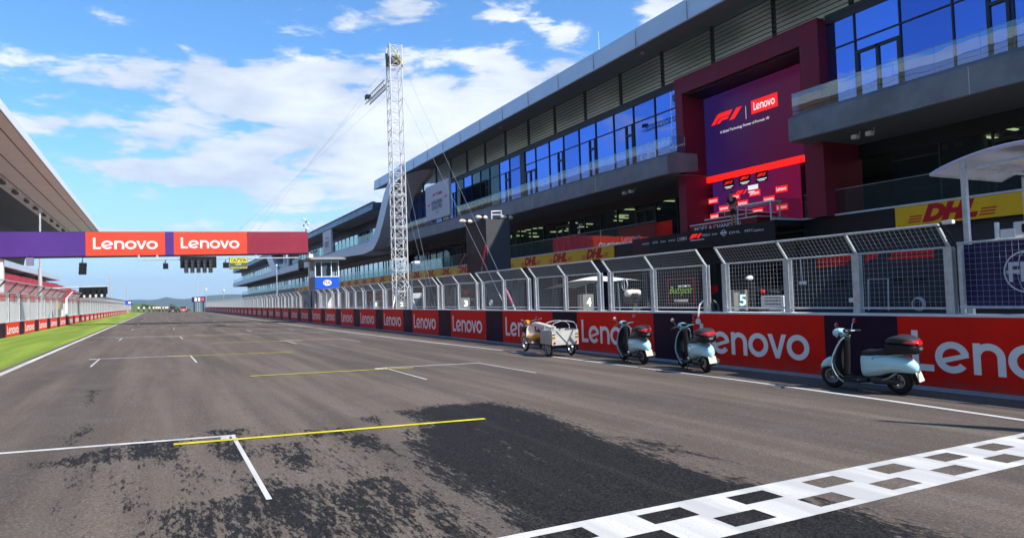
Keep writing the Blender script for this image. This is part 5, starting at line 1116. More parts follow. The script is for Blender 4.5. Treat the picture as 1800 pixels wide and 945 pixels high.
# ================================================================== SCOOTERS
BLUE=mat('scooter_pale_blue',(.48,.79,.84),.2,spec=.5,coat=.7,var=.03,scale=3); SEATM=mat('seat_vinyl',(.016,.016,.017),.35,bump=.15,bscale=150)
DKP=mat('dark_leg_panel',(.022,.022,.024),.33,bump=.15,bscale=200); REDR=mat('red_reflector',(.62,.01,.01),.12,spec=.8,coat=.6); ENG=mat('engine_metal',(.07,.07,.075),.4,metal=.6,var=.3,scale=20)
PLATE=mat('number_plate',(.72,.68,.50),.5); SIL=mat('alloy_silver',(.45,.45,.46),.3,metal=.8)
def torus(mb,R_,r,M,n=28,k_=10,sq=1.):
    vs=[];fs=[]
    for i in range(n):
        a=2*math.pi*i/n
        for j in range(k_):
            b=2*math.pi*j/k_; rr=R_+r*math.cos(b); vs.append((rr*math.cos(a),rr*math.sin(a),r*sq*math.sin(b)))
    for i in range(n):
        for j in range(k_): fs.append((i*k_+j,((i+1)%n)*k_+j,((i+1)%n)*k_+(j+1)%k_,i*k_+(j+1)%k_))
    mb.add(vs,fs,M)
def wheel(par,x,y,rad,tw,name='wheel',spokes=5,wire=False):
    M=Matrix.Translation((x,y,rad))@Matrix.Rotation(R(90),4,'X'); m=MB(); torus(m,rad-tw*.52,tw*.52,M,32,10,1.05)
    w_=m.build(name,RUBBER,par,True,world=False)
    m=MB(); ri=rad-tw*.98; torus(m,ri,.012,M@Matrix.Translation((0,0,tw*.36)),28,6); torus(m,ri,.012,M@Matrix.Translation((0,0,-tw*.36)),28,6)
    m.lathe([(ri-.005,-tw*.36),(ri-.012,0),(ri-.005,tw*.36)],28,M,False); m.lathe([(0,-.05),(.045,-.05),(.045,.05),(0,.05)],14,M)
    for i in range(spokes):
        a=2*math.pi*i/spokes+.3
        if wire:
            m.tube([M@Vector((.03*math.cos(a),.03*math.sin(a),.03)),M@Vector((ri*math.cos(a+.25),ri*math.sin(a+.25),0))],.003,4)
        else: m.tube([M@Vector((.03*math.cos(a),.03*math.sin(a),.0)),M@Vector((ri*math.cos(a),ri*math.sin(a),0))],[.022,.014],6)
    me=m.mesh('rim',SIL,True); o=bpy.data.objects.new('rim',me); COL.objects.link(o); o.parent=w_
    return w_
def LB_(mb,name,mt,par,sm=True): return mb.build(name,mt,par,sm,world=False)
def subl(name,m,mt,par,sm=True): me=m.mesh(name,mt,sm); o=bpy.data.objects.new(name,me); COL.objects.link(o); o.parent=par; return o
SCL='three pale blue scooters parked along the pit wall'
def make_scooter(label):
    t=thing('scooter',label,'scooter',(0,0,0),group='pale blue scooters at the pit wall')
    wheel(t,.62,0,.235,.11,'front_wheel'); wheel(t,-.62,0,.235,.12,'rear_wheel')
    # front mudguard
    m=MB(); m.loft([(.845,0,.375,.015,.03),(.82,0,.415,.06,.045),(.76,0,.46,.085,.075),(.66,0,.50,.10,.095),(.56,0,.50,.10,.11),(.49,0,.46,.09,.10),(.46,0,.42,.06,.07)],16,2.3); LB_(m,'front_mudguard',BLUE,t)
    m=MB(); 
    for s_ in (-1,1): m.tube([(.62,s_*.085,.235),(.585,s_*.08,.40),(.54,s_*.04,.46)],[.022,.022,.025],8)
    LB_(m,'fork_frame',ENG,t)
    # leg shield: curved sheet with thickness
    prof_=[(.345,1.0,.10),(.40,.93,.155),(.475,.80,.19),(.545,.66,.205),(.575,.54,.215),(.565,.42,.215),(.52,.30,.20),(.455,.21,.18),(.40,.165,.17)]
    def shield(off,th):
        vs=[];n=12
        for (x,z,hw) in prof_:
            for j in range(n+1):
                u=-1+2*j/n; vs.append((x+off-.075*abs(u)**2.2-th,hw*u,z))
        fs=[(i*(n+1)+j,i*(n+1)+j+1,(i+1)*(n+1)+j+1,(i+1)*(n+1)+j) for i in range(len(prof_)-1) for j in range(n)]; return vs,fs
    m=MB(); a=shield(0,0); b=shield(0,.022); m.add(*a); m.add(*b); 
    n=13; o=len(a[0])
    for i in range(len(prof_)-1):
        for j in (0,12): m.f.append((i*n+j,(i+1)*n+j,o+(i+1)*n+j,o+i*n+j)); m.mi.append(0)
    LB_(m,'leg_shield',BLUE,t)
    m=MB(); L_=[(x-.075-.011,s_*hw,z) for s_ in (1,) for (x,z,hw) in prof_]; m.tube([(x-.082,hw+.002,z) for x,z,hw in prof_],.011,8); m.tube([(x-.082,-hw-.002,z) for x,z,hw in prof_],.011,8); LB_(m,'leg_shield_edging',mat('pale_trim',(.55,.66,.70),.3),t)
    # inner dark panel with the glove box bulge
    m=MB(); m.loft([(.24,0,.93,.09,.05),(.27,0,.86,.12,.08)],16); m.v=[];m.f=[];m.mi=[]
    vs=[];nn=14; ip=[(.30,.99,.09,.02),(.335,.92,.145,.05),(.39,.80,.178,.07),(.44,.66,.19,.085),(.465,.52,.197,.10),(.455,.42,.197,.09),(.41,.31,.185,.06),(.34,.24,.17,.03)]
    for (x,z,hw,bul) in ip:
        for j in range(nn+1):
            u=-1+2*j/nn; vs.append((x+.05-.065*abs(u)**2.2-bul*max(0,1-u*u)**1.5,hw*u,z))
    m.add(vs,[(i*(nn+1)+j,i*(nn+1)+j+1,(i+1)*(nn+1)+j+1,(i+1)*(nn+1)+j) for i in range(len(ip)-1) for j in range(nn)]); LB_(m,'inner_panel',DKP,t)
    m=MB(); m.loft([(.43,0,.215,.15,.03),(.36,0,.21,.17,.045),(.1,0,.205,.17,.045),(-.03,0,.215,.16,.05),(-.1,0,.24,.13,.07)],16,3.5); LB_(m,'floorboard',DKP,t)
    m=MB(); m.tube([(.34,0,.30),(.30,0,.6),(.28,0,.95)],[.06,.055,.06],12); LB_(m,'steering_column',DKP,t)
    # headset
    m=MB(); m.loft([(.50,0,1.06,.05,.045),(.485,0,1.065,.085,.07),(.43,0,1.07,.11,.085),(.36,0,1.07,.125,.08),(.29,0,1.075,.10,.06),(.26,0,1.075,.06,.04)],18,2.3); H=LB_(m,'headlight_cowl',BLUE,t)
    m=MB(); m.lathe([(0,-.012),(.06,-.01),(.066,.0),(.05,.02),(0,.028)],18,Matrix.Translation((.497,0,1.062))@Matrix.Rotation(R(90),4,'Y')); subl('headlight',m,mat('headlight_glass',(.6,.65,.68),.1,spec=.9),H)
    m=MB(); m.loft([(.30,0,1.11,.075,.03),(.24,0,1.10,.09,.035),(.21,0,1.085,.07,.02)],14); LB_(m,'instrument_panel',BLACK,t)
    for s_ in (-1,1):
        m=MB(); m.tube([(.33,s_*.08,1.06),(.29,s_*.2,1.075),(.25,s_*.27,1.07)],[.03,.018,.016],8); hb=LB_(m,'handlebar',SIL if s_<0 else BLACK,t); m=MB(); m.tube([(.255,s_*.26,1.07),(.20,s_*.36,1.055)],.02,10); subl('grip',m,RUBBER,hb)
        m=MB(); m.tube([(.30,s_*.22,1.07),(.27,s_*.33,1.05),(.25,s_*.37,1.04)],.007,6); subl('brake_lever',m,SIL,hb)
    for s_ in (-1,1):
        m=MB(); m.tube([(.28,s_*.2,1.08),(.29,s_*.26,1.2),(.27,s_*.29,1.235)],.006,6); mm=LB_(m,'mirror',CHROME,t); m=MB(); m.lathe([(0,-.015),(.04,-.012),(.05,0),(.048,.006),(0,.006)],16,Matrix.Translation((.265,s_*.30,1.255))@Matrix.Rotation(R(-96),4,'Y')); subl('mirror_head',m,CHROME,mm)
    # rear body
    m=MB(); m.loft([(.0,0,.49,.06,.17,3.2),(-.02,0,.49,.13,.20,3.2),(-.08,0,.49,.165,.225,3.),(-.2,0,.50,.19,.22,2.7),(-.35,0,.52,.21,.205,2.5),(-.5,0,.545,.215,.18,2.4),(-.65,0,.55,.205,.16,2.4),(-.78,0,.535,.175,.145,2.4),(-.88,0,.505,.135,.12,2.4),(-.95,0,.475,.085,.09,2.3),(-.985,0,.455,.035,.05,2.)],24,2.3); bd=LB_(m,'rear_bodywork',BLUE,t)
    m=MB()
    for s_ in (-1,1): m.tube([(-.12,s_*.188,.345),(-.35,s_*.205,.40),(-.6,s_*.196,.455),(-.8,s_*.15,.47)],.006,6)
    subl('chrome_trim',m,CHROME,bd)
    m=MB(); m.loft([(.02,0,.28,.08,.08),(-.1,0,.27,.12,.09),(-.3,0,.30,.12,.10),(-.42,0,.36,.10,.07),(-.7,0,.44,.09,.05),(-.85,0,.42,.07,.05)],14,2.8); LB_(m,'under_tray',BLACK,t)
    m=MB(); m.loft([(-.15,.06,.24,.05,.04),(-.25,.08,.235,.08,.075),(-.42,.10,.235,.05,.06),(-.58,.09,.235,.035,.055),(-.66,.085,.235,.025,.045)],14,2.6); LB_(m,'engine_case',ENG,t)
    m=MB(); m.tube([(-.3,-.14,.2),(-.5,-.17,.2),(-.85,-.19,.27)],[.03,.06,.065],12); LB_(m,'exhaust',ENG,t)
    m=MB(); m.loft([(.0,0,.665,.05,.03),(-.03,0,.69,.11,.055),(-.12,0,.715,.14,.065),(-.24,0,.72,.15,.06),(-.32,0,.735,.15,.06),(-.45,0,.735,.14,.06),(-.57,0,.725,.12,.05),(-.60,0,.715,.08,.03)],18,2.5); LB_(m,'seat',SEATM,t)
    m=MB(); 
    for s_ in (-1,1): m.tube([(-.28,s_*.165,.655),(-.42,s_*.17,.68),(-.6,s_*.14,.71),(-.8,s_*.12,.72)],.011,7)
    m.tube([(-.62,-.14,.712),(-.62,.14,.712)],.010,7); m.tube([(-.8,-.12,.72),(-.8,.12,.72)],.010,7); m.tube([(-.28,.165,.655),(-.28,.19,.63)],.014,7); LB_(m,'grab_frame',SIL,t)
    m=MB(); m.loft([(-.50,0,.83,.13,.075,4),(-.515,0,.835,.18,.10,4),(-.60,0,.835,.205,.105,3.5),(-.80,0,.83,.215,.105,3.2),(-.95,0,.825,.19,.10,3.),(-1.01,0,.825,.13,.085,3.),(-1.03,0,.825,.08,.06,3)],24,3.5); tcs=LB_(m,'top_case',BLACK,t)
    m=MB(); m.loft([(-.515,0,.945,.15,.03,3),(-.56,0,.965,.19,.055,3),(-.70,0,.985,.205,.075,2.8),(-.85,0,.975,.20,.075,2.6),(-.97,0,.955,.16,.055,2.5),(-1.02,0,.93,.11,.03,2.5)],24,3.); subl('lid',m,mat('case_lid_grey',(.035,.035,.037),.4,bump=.1,bscale=200),tcs)
    m=MB(); m.loft([(-.86,0,.955,.203,.03,3),(-.95,0,.945,.18,.045,3),(-1.0,0,.935,.145,.045,3),(-1.045,0,.925,.085,.035,3)],20,3.); subl('red_reflector',m,REDR,tcs)
    m=MB(); m.bbox(-1.052,-1.03,-.05,.05,.80,.85,.006); subl('latch',m,SIL,tcs)
    m=MB(); m.lathe([(0,.03),(.03,.025),(.045,0),(0,0)],14,Matrix.Translation((-.945,0,.50))@Matrix.Rotation(R(-62),4,'Y')@Matrix.Diagonal((1.2,1.3,1,1))); LB_(m,'tail_light',REDR,t)
    for s_ in (-1,1): m=MB(); m.lathe([(0,.022),(.03,.018),(.036,0),(0,0)],12,Matrix.Translation((-.87,s_*.105,.52))@Matrix.Rotation(R(-60),4,'Y')@Matrix.Rotation(R(-s_*40),4,'X')); LB_(m,'indicator',REDR,t)
    Mp=Matrix.Translation((-.985,0,.335))@Matrix.Rotation(R(18),4,'Y'); m=MB(); m.bbox(-.004,.004,-.095,.095,-.085,.085,.003,Mp); pl=LB_(m,'number_plate',PLATE,t,False); 
    m=MB(); m.tube([(-.85,0,.38),(-.98,0,.32)],[.03,.015],6); m.bbox(-.96,-.93,-.07,.07,.2,.42,.01); LB_(m,'plate_bracket',BLACK,t)
    m=MB(); m.tube([(.05,.10,.2),(.02,.2,.02)],.012,6); m.tube([(.03,.19,.02),(-.03,.22,.01)],.012,6); LB_(m,'side_stand',ENG,t)
    m=MB(); m.tube([(.0,.15,.24),(.0,.25,.245)],.01,6); LB_(m,'foot_peg',SIL,t)
    for s_ in (-1,1): m=MB(); m.tube([(.29,s_*.2,1.06),(.36,s_*.17,.98),(.33,s_*.08,.90),(.31,s_*.04,.84)],.005,6); LB_(m,'control_cable',BLACK,t)
    m=MB(); m.bbox(-.60,-.40,.196,.204,.47,.485,.002); LB_(m,'side_badge',CHROME,t)
    m=MB(); m.tube([(-.30,.12,.22),(-.52,.15,.30),(-.66,.14,.40)],[.018,.02,.018],8); LB_(m,'shock_absorber',SIL,t)
    return t
def place_two(t,f,r):
    F=onG(*f);Q=onG(*r); mid=(F+Q)/2; t.location=(mid.x,mid.y,gz(mid.x,mid.y)); t.rotation_euler=(-math.atan(KX)*math.sin(0)+0,R(0),math.atan2(F.y-Q.y,F.x-Q.x))
sA=make_scooter('pale blue scooter nearest the camera, in front of the dark banner')
place_two(sA,(1467,680),(1583,692))
sB=dup(sA,(0,0,0),0,'pale blue scooter in the middle of the three, beside the hooked white tube'); place_two(sB,(1198,645),(1247,655))
sC=dup(sA,(0,0,0),0,'pale blue scooter farthest from the camera, next to the motor tricycle'); place_two(sC,(1090,632),(1141,641))
for s_,a in ((sA,.02),(sB,.10),(sC,.06)): s_.rotation_euler.x=-.09; s_.rotation_euler.z+=a*0
# ================================================================== MOTOR TRICYCLE
OR=mat('moped_orange',(.88,.32,.008),.35,coat=.4,var=.06); WTR=mat('cargo_box_white',(.50,.475,.43),.55,var=.10,scale=4); OLD=mat('old_white_shield',(.50,.50,.49),.5,var=.15,scale=8)
T=thing('motor_tricycle','orange motor tricycle with a white cargo box between its rear wheels','tricycle',(0,0,0))
wheel(T,1.25,0,.27,.075,'front_wheel',18,True)
for s_ in (-1,1): wheel(T,-1.30,s_*.40,.27,.085,'rear_wheel',18,True)
m=MB(); m.tube([(-1.30,-.4,.27),(-1.30,.4,.27)],.03,8); m.tube([(-1.3,.0,.3),(.1,0,.33)],.03,8); LB_(m,'axle_frame',ENG,T)
m=MB(); 
for s_ in (-1,1): m.tube([(1.25,s_*.07,.27),(1.10,s_*.06,.62),(1.0,0,.85)],.022,8)
LB_(m,'fork_frame',OLD,T)
m=MB(); torus(m,.29,.05,Matrix.Translation((1.25,0,.27))@Matrix.Rotation(R(90),4,'X'),24,8,1.2)
m2=MB(); keep=[i for i,v in enumerate(m.v) if v[2]>.33]; ks=set(keep); mp_={a:b for b,a in enumerate(keep)}; m2.add([m.v[i] for i in keep],[tuple(mp_[i] for i in f) for f in m.f if all(i in ks for i in f)]); LB_(m2,'front_mudguard',OR,T)
m=MB(); vs=[]
for (x,z,hw) in ((.98,.90,.08),(1.0,.78,.13),(.98,.58,.15),(.92,.40,.15),(.84,.30,.12)):
    for u in (-1,-.5,0,.5,1): vs.append((x-.12*u*u,hw*u,z))
m.add(vs+[(x-.02,y,z) for x,y,z in vs],[(i*5+j,i*5+j+1,i*5+j+6,i*5+j+5) for i in range(4) for j in range(4)]+[(25+i*5+j,25+i*5+j+1,25+i*5+j+6,25+i*5+j+5) for i in range(4) for j in range(4)]); LB_(m,'leg_shield',OLD,T)
m=MB(); m.loft([(.95,0,.55,.06,.06),(.8,0,.50,.11,.10),(.55,0,.48,.13,.12),(.3,0,.55,.15,.13),(.1,0,.60,.15,.13),(-.3,0,.62,.15,.11),(-.7,0,.60,.12,.08)],16,2.4); LB_(m,'orange_body',OR,T)
m=MB(); m.loft([(.5,0,.30,.07,.06),(.35,0,.30,.12,.11),(.1,0,.30,.12,.12),(-.05,0,.32,.06,.07)],14,2.4); m.tube([(.3,.12,.22),(-.3,.2,.25)],[.03,.05],10); LB_(m,'engine',ENG,T)
m=MB(); m.loft([(.35,0,.72,.06,.02),(.3,0,.74,.11,.05),(0,0,.75,.13,.055),(-.6,0,.74,.11,.04)],14,2.4); LB_(m,'seat',SEATM,T)
m=MB(); m.loft([(1.16,0,.98,.05,.05),(1.12,0,.99,.085,.085),(1.02,0,1.0,.085,.085),(.97,0,1.0,.05,.05)],16,2.1); hl=LB_(m,'headlight_housing',OR,T); m=MB(); m.lathe([(0,-.01),(.07,-.01),(.07,.02),(0,.03)],14,Matrix.Translation((1.165,0,.98))@Matrix.Rotation(R(90),4,'Y')); subl('headlight',m,mat('headlight_glass',(.6,.65,.68)),hl)
m=MB(); m.tube([(.78,.34,1.10),(.92,.2,1.06),(1.0,0,1.03),(.92,-.2,1.06),(.78,-.34,1.10)],.014,8); m.tube([(.78,-.34,1.10),(.70,-.37,1.13)],.02,8); m.tube([(.78,.34,1.10),(.70,.37,1.11)],.02,8); LB_(m,'handlebar',SIL,T)
m=MB(); m.tube([(.9,-.2,1.06),(.85,-.28,1.2)],.007,5); LB_(m,'mirror_stalk',CHROME,T)
m=MB(); m.bbox(1.05,1.3,-.14,.14,.66,.86,.02); LB_(m,'front_basket',BLACK,T)
# load bed
Lb,Rb=-1.64,-.86; z0,z1=.40,.84
m=MB(); m.box(Lb,Rb,-.46,.46,z0,z0+.03); m.box(Lb,Rb,-.46,-.43,z0+.03,z1); m.box(Lb,Rb,.43,.46,z0+.03,z1); m.box(Rb-.03,Rb,-.429,.429,z0+.03,z1); LB_(m,'cargo_box',WTR,T,False)
m=MB(); m.box(Lb-.03,Lb-.002,-.46,.46,z0-.02,z1-.02); tg=LB_(m,'tailgate',WTR,T,False)
m=MB(); m.tube([(Lb-.05,.30,z1-.02),(Lb-.05,-.1,z0)],.012,6); subl('brace',m,GALV,tg)
for s_ in (-1,1):
    for k_ in range(4): m=MB(); m.box(Lb-.04,Lb-.031,s_*.40-.05,s_*.40+.05,z0+.14+k_*.05,z0+.165+k_*.05); subl('stripe',m,[YEL,BLACK][k_%2],tg,False)
    m=MB(); m.lathe([(0,0),(.04,0),(.035,.02),(0,.025)],12,Matrix.Translation((Lb-.03,s_*.38,z0+.05))@Matrix.Rotation(R(-90),4,'Y')); subl('tail_light',m,REDR,tg)
m=MB(); m.box(Lb+.1,Rb-.1,.47,.50,.56,.60); m.box(Lb+.1,Rb-.1,-.50,-.47,.56,.60); LB_(m,'wheel_cover_rib',WTR,T,False)
for x in (Lb+.02,Lb+.5):
    m=MB(); m.tube([(x,-.44,z1),(x,-.43,z1+.12),(x,-.34,z1+.22),(x,-.1,z1+.27),(x,.1,z1+.27),(x,.34,z1+.22),(x,.43,z1+.12),(x,.44,z1)],.013,7); LB_(m,'hoop',GALV,T)
m=MB(); m.tube([(Lb+.02,0,z1+.27),(Lb+.5,0,z1+.27)],.012,6); LB_(m,'hoop_bar',GALV,T)
LD=thing('board_load','pale boards lying across the seat of the motor tricycle','boards',(0,0,0)); 
m=MB(); m.box(-.80,.40,-.10,.22,.90,.97); m.build('board',mat('pale_board',(.62,.56,.53),.6,var=.1),LD,world=False); m=MB(); m.box(-.85,.3,-.05,.18,.985,1.01); m.build('thin_board',WTR,LD,world=False)
F=onG(925,617); Q=(onG(966,626)+onG(1003,625))/2
yaw=math.atan2(F.y-Q.y,F.x-Q.x); d=Vector((math.cos(yaw),math.sin(yaw))); c=Vector((F.x,F.y))-d*1.22
T.location=(c.x,c.y,gz(c.x,c.y)); T.rotation_euler=(0,0,yaw); LD.location=T.location; LD.rotation_euler=(0,-.10,yaw)
# ================================================================== PEOPLE
SKIN=mat('skin',(.45,.26,.18),.55)
def skinmesh(name,joints,edges,radii,mt,root=0):
    me=bpy.data.meshes.new('tmp'); me.from_pydata(joints,edges,[]); o=bpy.data.objects.new('tmp',me); COL.objects.link(o)
    o.modifiers.new('s','SKIN'); sb=o.modifiers.new('u','SUBSURF'); sb.levels=2; sb.render_levels=2
    for i,r_ in enumerate(radii): 
        r_=r_ if isinstance(r_,tuple) else (r_,r_); me.skin_vertices[0].data[i].radius=r_; me.skin_vertices[0].data[i].use_root=(i==root)
    dg=bpy.context.evaluated_depsgraph_get(); dg.update(); e=o.evaluated_get(dg); nm=bpy.data.meshes.new_from_object(e); bpy.data.objects.remove(o)
    nm.name=name; nm.materials.clear(); nm.materials.append(mt); nm.polygons.foreach_set('use_smooth',[True]*len(nm.polygons)); return nm
def person(label,loc,rz,shirt,trousers,hair=(.03,.02,.015),arms='down',lean=0.,stride=.0,shorts=False,vest=None,s=1.):
    "stands facing local -y; 1.76 m"
    t=thing('person',label,'person',loc,rz); t.scale=(s,s,s)
    hs={'down':((.24,-.02,1.12),(.25,-.10,.88)),'front':((.25,-.08,1.14),(.17,-.34,1.06))}[arms]
    L=lean
    J=[(0,0,.96),(0,-.02*L,1.15),(0,-.12*L,1.38),(0,-.18*L,1.50),(0,-.22*L-.01,1.60),(0,-.24*L-.015,1.70)]
    R_=[(.15,.11),(.135,.10),(.16,.105),(.058,.058),(.078,.09),(.065,.08)]
    E=[(0,1),(1,2),(2,3),(3,4),(4,5)]
    for sd in (-1,1):
        b=len(J); J+=[(sd*.185,-.12*L,1.42),(sd*hs[0][0],hs[0][1]-.08*L,hs[0][2]),(sd*hs[1][0],hs[1][1]-.05*L,hs[1][2]),(sd*(hs[1][0]-.01),hs[1][1]-.06-.05*L,hs[1][2]-.06)]; R_+=[.058,.043,.03,(.04,.022)]; E+=[(2,b),(b,b+1),(b+1,b+2),(b+2,b+3)]
        k_=len(J); st=stride*sd; J+=[(sd*.10,0,.86),(sd*.11,-st*.5-.02,.50),(sd*.115,-st+.02,.10),(sd*.125,-st-.10,.045)]; R_+=[.098,.062,.042,(.045,.032)]; E+=[(0,k_),(k_,k_+1),(k_+1,k_+2),(k_+2,k_+3)]
    def O(n,me): o=bpy.data.objects.new(n,me); COL.objects.link(o); o.parent=t; return o
    O('body',skinmesh('body',J,E,R_,SKIN))
    # clothing: the same skeleton a little wider
    sj=[J[0],J[1],J[2],(0,-.15*L,1.47)]; sr=[(.165,.125),(.15,.115),(.175,.12),(.07,.07)]; se=[(0,1),(1,2),(2,3)]
    for b in (6,14): k_=len(sj); a0,a1=Vector(J[b]),Vector(J[b+1]); sj+=[J[b],tuple(a0.lerp(a1,.8))]; sr+=[.07,.06]; se+=[(2,k_),(k_,k_+1)]
    O('shirt',skinmesh('shirt',sj,se,sr,mat('cloth_%d_%d_%d'%tuple(int(c*255) for c in shirt),shirt,.8,var=.1)))
    if vest: O('vest',skinmesh('vest',sj[:4],se[:3],[(.18,.14),(.165,.13),(.19,.135),(.08,.08)],mat('vest_%d'%int(vest[0]*99),vest,.7)))
    pj=[(0,0,1.0),(0,0,.93)]; prr=[(.155,.12),(.165,.125)]; pe=[(0,1)]
    for b in (10,18):
        k_=len(pj); a0,a1,a2=Vector(J[b]),Vector(J[b+1]),Vector(J[b+2]); pj+=[J[b],tuple(a0.lerp(a1,.85 if shorts else 1))]; prr+=[.112,.078]; pe+=[(1,k_),(k_,k_+1)]
        if not shorts: pj+=[tuple(a1.lerp(a2,.9))]; prr+=[.058]; pe+=[(k_+1,k_+2)]
    O('shorts' if shorts else 'trousers',skinmesh('trousers',pj,pe,prr,mat('cloth_%d_%d_%d'%tuple(int(c*255) for c in trousers),trousers,.8,var=.1),1))
    m=MB(); hx,hy,hz_=J[5]; m.loft([(-.082,hy+.03,hz_+.0,.03,.03),(-.07,hy+.03,hz_+.02,.08,.07),(0,hy+.03,hz_+.035,.10,.085),(.07,hy+.03,hz_+.02,.08,.07),(.082,hy+.03,hz_,.03,.03)],14,2.); m.build('hair',mat('hair_dark',hair,.7),t,True,world=False)
    m=MB(); m.lathe([(0,.03),(.012,.01),(.018,-.015),(0,-.02)],8,Matrix.Translation((hx,hy-.095,hz_-.06))@Matrix.Rotation(R(60),4,'X'))
    for sx in (-.033,.033): m.lathe([(0,-.008),(.011,0),(0,.008)],8,Matrix.Translation((sx,hy-.082,hz_-.02)))
    m.build('face_trim',mat('skin_darker',(.36,.20,.14),.55),t,True,world=False)  # nose and eyes in a darker skin tone
    return t
p=onX(1291,388,26.0)
person('person in a dark shirt and dark shorts leaning at the podium railing',(25.75,onX(1290,385,25.75).y,4.66),R(-75),(.02,.02,.025),(.02,.022,.02),(.12,.09,.07),'front',1.0,.04,True)
person('person in a yellow and orange safety vest in the pit lane behind the fence',(16.6,onX(1118,545,16.6).y,-.5),R(-90),(.3,.33,.45),(.05,.06,.1),vest=(.75,.75,.03),arms='front')
person('person in dark clothes with red hair behind the fence, left of the city sign',(17.5,onX(1141,545,17.5).y,-.5),R(-60),(.03,.03,.045),(.03,.03,.04),(.25,.07,.02))
person('person in a white shirt behind the fence, right of the lattice tower',(16.5,onX(745,545,16.5).y,-.5),R(-100),(.6,.6,.75),(.05,.05,.08))
# walkers and vehicles at the crest
rnd=random.Random(4)
gw='people walking on the far end of the track'
wp=None
labs=['person in a white shirt at the far crest, leftmost by the left barrier','person in white on the far grass beside the edge line','person in a white shirt alone at the left of the far group','person in white second from the left of the far group','person in a white top and dark trousers in the close pair','person in white in the middle of the far group','person in white right of the middle of the far group','person in a white shirt walking apart near the dark car','person in white at the right of the far group','person in white nearest the far dark car']
for i,(x,dz) in enumerate(((243.5,0),(253,0),(262.5,0),(270,0),(274.5,0),(278,0),(281,0),(286.5,0),(291.5,0),(294.5,0))):
    Y=198+rnd.uniform(0,14); d_=ray(x,547); X=d_.x/d_.y*Y
    if i==0: wp=person(labs[0],(X,Y,gz(X,Y)),R(180),(.75,.75,.76),(.04,.04,.05),stride=.15); wp['group']=gw
    else: dup(wp,(X,Y,gz(X,Y)),R(180+rnd.uniform(-30,30)),labs[i],gw)
def car(label,x,Y,col,rear_red=False,sc=1.):
    d_=ray(x,546); X=d_.x/d_.y*Y; t=thing('parked_car',label,'car',(X,Y,gz(X,Y)),R(90)); t.scale=(sc,sc,sc)
    m=MB(); m.loft([(-2.2,0,.62,.6,.25,5),(-2.15,0,.68,.82,.34,5),(-1.4,0,.70,.88,.37,5),(1.2,0,.70,.88,.36,5),(1.95,0,.64,.84,.30,5),(2.15,0,.58,.65,.2,5)],24,5); b=LB_(m,'body',col,t)
    m=MB(); m.loft([(-2.0,0,1.02,.7,.06,4),(-1.75,0,1.25,.72,.27,5),(-.6,0,1.32,.72,.32,5),(.3,0,1.30,.70,.30,5),(1.1,0,1.03,.66,.08,4)],24,5); LB_(m,'cabin',mat('car_glass',(.015,.02,.025),.08,spec=.9),t)
    m=MB(); m.loft([(-1.7,0,1.61,.6,.02,4),(-1.,0,1.64,.66,.03,4),(.2,0,1.61,.62,.03,4)],16,4); LB_(m,'roof',col,t)
    for a in (-1.35,1.35):
        for s_ in (-1,1): m=MB(); m.lathe([(0,-.1),(.28,-.1),(.33,-.06),(.33,.06),(.28,.1),(0,.1)],20,Matrix.Translation((a,s_*.82,.33))@Matrix.Rotation(R(90),4,'X')); LB_(m,'wheel',RUBBER,t)
    for s_ in (-1,1): m=MB(); m.bbox(-2.24,-2.14,s_*.62-.12,s_*.62+.12,.72,.9,.02); LB_(m,'tail_light',REDR,t); 
    m=MB(); m.bbox(-2.24,-2.17,-.26,.26,.45,.58,.01); LB_(m,'number_plate',WHITE,t); return t
car('dark car parked at the far crest, left of the red and white car',303.5,196,mat('car_dark',(.03,.035,.03),.25,coat=.5))
car('red and white car parked at the far crest, right of the dark car',322,203,mat('car_red_white',(.6,.12,.12),.25,coat=.5))
# far board and masts
p=onX(348,526,13.6); t=thing('trackside_board','small far trackside board with pale and red shapes above the pit wall','sign',(13.6,232,2)); Yb=225.; a=onY(337,522,Yb); b=onY(361,530,Yb)
m=MB(); m.box(a.x,b.x,Yb,Yb+.3,b.z,a.z); m.build('panel',mat('board_dark',(.04,.02,.05),.5),t); m=MB(); w_=b.x-a.x
m.box(a.x+w_*.2,a.x+w_*.38,Yb-.03,Yb-.01,b.z+.2,a.z-.2); m.box(a.x+w_*.45,a.x+w_*.62,Yb-.03,Yb-.01,b.z+.2,a.z-.2); m.build('pale_plate',WHITE,t); m=MB(); m.box(a.x+w_*.68,a.x+w_*.92,Yb-.03,Yb-.01,b.z+.3,a.z-.3); m.build('red_plate',mat('far_red',(.6,.1,.15),.5),t)
m=MB(); m.tube([(a.x+.6,Yb+.2,-2),(a.x+.6,Yb+.2,b.z)],.15,6); m.tube([(b.x-.6,Yb+.2,-2),(b.x-.6,Yb+.2,b.z)],.15,6); m.build('post',BLACK,t)
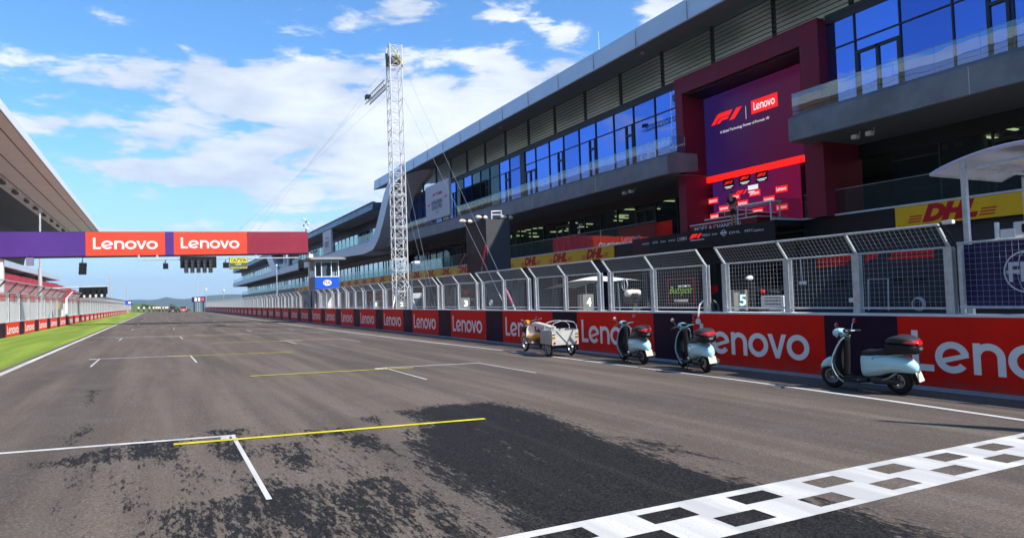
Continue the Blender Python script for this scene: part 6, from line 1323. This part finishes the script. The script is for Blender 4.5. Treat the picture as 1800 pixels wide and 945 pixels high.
def mast(label,x,y0,y1,Y,heads=1,r=.08,foot=546,col=None):
    a=onY(x,y1,Y); b=onY(x,foot,Y); t=thing('lamp_mast',label,'mast',(a.x,Y,b.z-1)); m=MB(); m.tube([(a.x,Y,b.z-4),(a.x,Y,a.z)],[r*1.4,r],6); m.build('pole',col or GALV,t)
    if heads: m=MB(); s_=.45*Y/150; m.lathe([(0,-s_*.5),(s_*.5,-s_*.4),(s_*.5,s_*.3),(0,s_*.5)],8,Matrix.Translation((a.x,Y,a.z))); m.build('lamp_head',WHITE,t,True)
mast('white-headed lamp mast standing right of the caution board, before the far building',486,0,466,120,1,.07)
mast('lamp mast with a white head just behind the far trackside board',362,0,508,240)
mast('lamp mast with a white head between the far board and the building end',393,0,510,230)
mast('thin pale mast, left one of the two beneath the start lights',346,0,480,300,0,.07); mast('thin pale mast, right one of the two beneath the start lights',350,0,482,300,0,.07)
mast('thin lattice-like mast right of the left signal lights',194,0,480,170,0,.09); mast('slim mast by the blue sign at the far left barrier',223,0,503,200,0,.08)
mast('white and dark striped mast in front of the grandstand roof',70,0,375,95,0,.10,foot=520)
t=thing('direction_sign','small blue and white direction sign on the far left fence','sign',(-7.3,178,3)); a=onX(221,528,-7.1); b=onX(229,536,-7.1); Yc=a.y
m=MB(); m.bbox(a.x-.1,a.x+1.3,Yc,Yc+.15,b.z,a.z,.02); m.build('panel',mat('sign_blue',(.05,.06,.6),.4),t); m=MB(); m.box(a.x+.5,a.x+1.1,Yc-.03,Yc-.005,b.z+.3,a.z-.3); m.build('white_arrow_plate',WHITE,t); m=MB(); m.tube([(a.x+.6,Yc+.2,-.2),(a.x+.6,Yc+.2,b.z)],.06,6); m.build('post',GALV,t)
t=thing('marshal_post','orange padded post standing in the gap of the left barrier','post',(-8.3,74,.2)); m=MB(); m.bbox(-8.6,-8.0,75.4,75.9,.2,2.3,.08); m.build('orange_pad',mat('pad_orange',(.65,.30,.05),.6),t); m=MB(); m.tube([(-8.9,74.0,.2),(-8.7,74,2.0),(-8.4,73.8,.2)],.09,6); m.build('dark_frame',CHAR,t)
# trees beyond the stand are hidden; a few shrubs at the building's planters are left to the photo's glass reflections
S.cycles.max_bounces=6; S.cycles.transparent_max_bounces=20; S.cycles.diffuse_bounces=3; S.cycles.glossy_bounces=3; S.cycles.volume_bounces=0
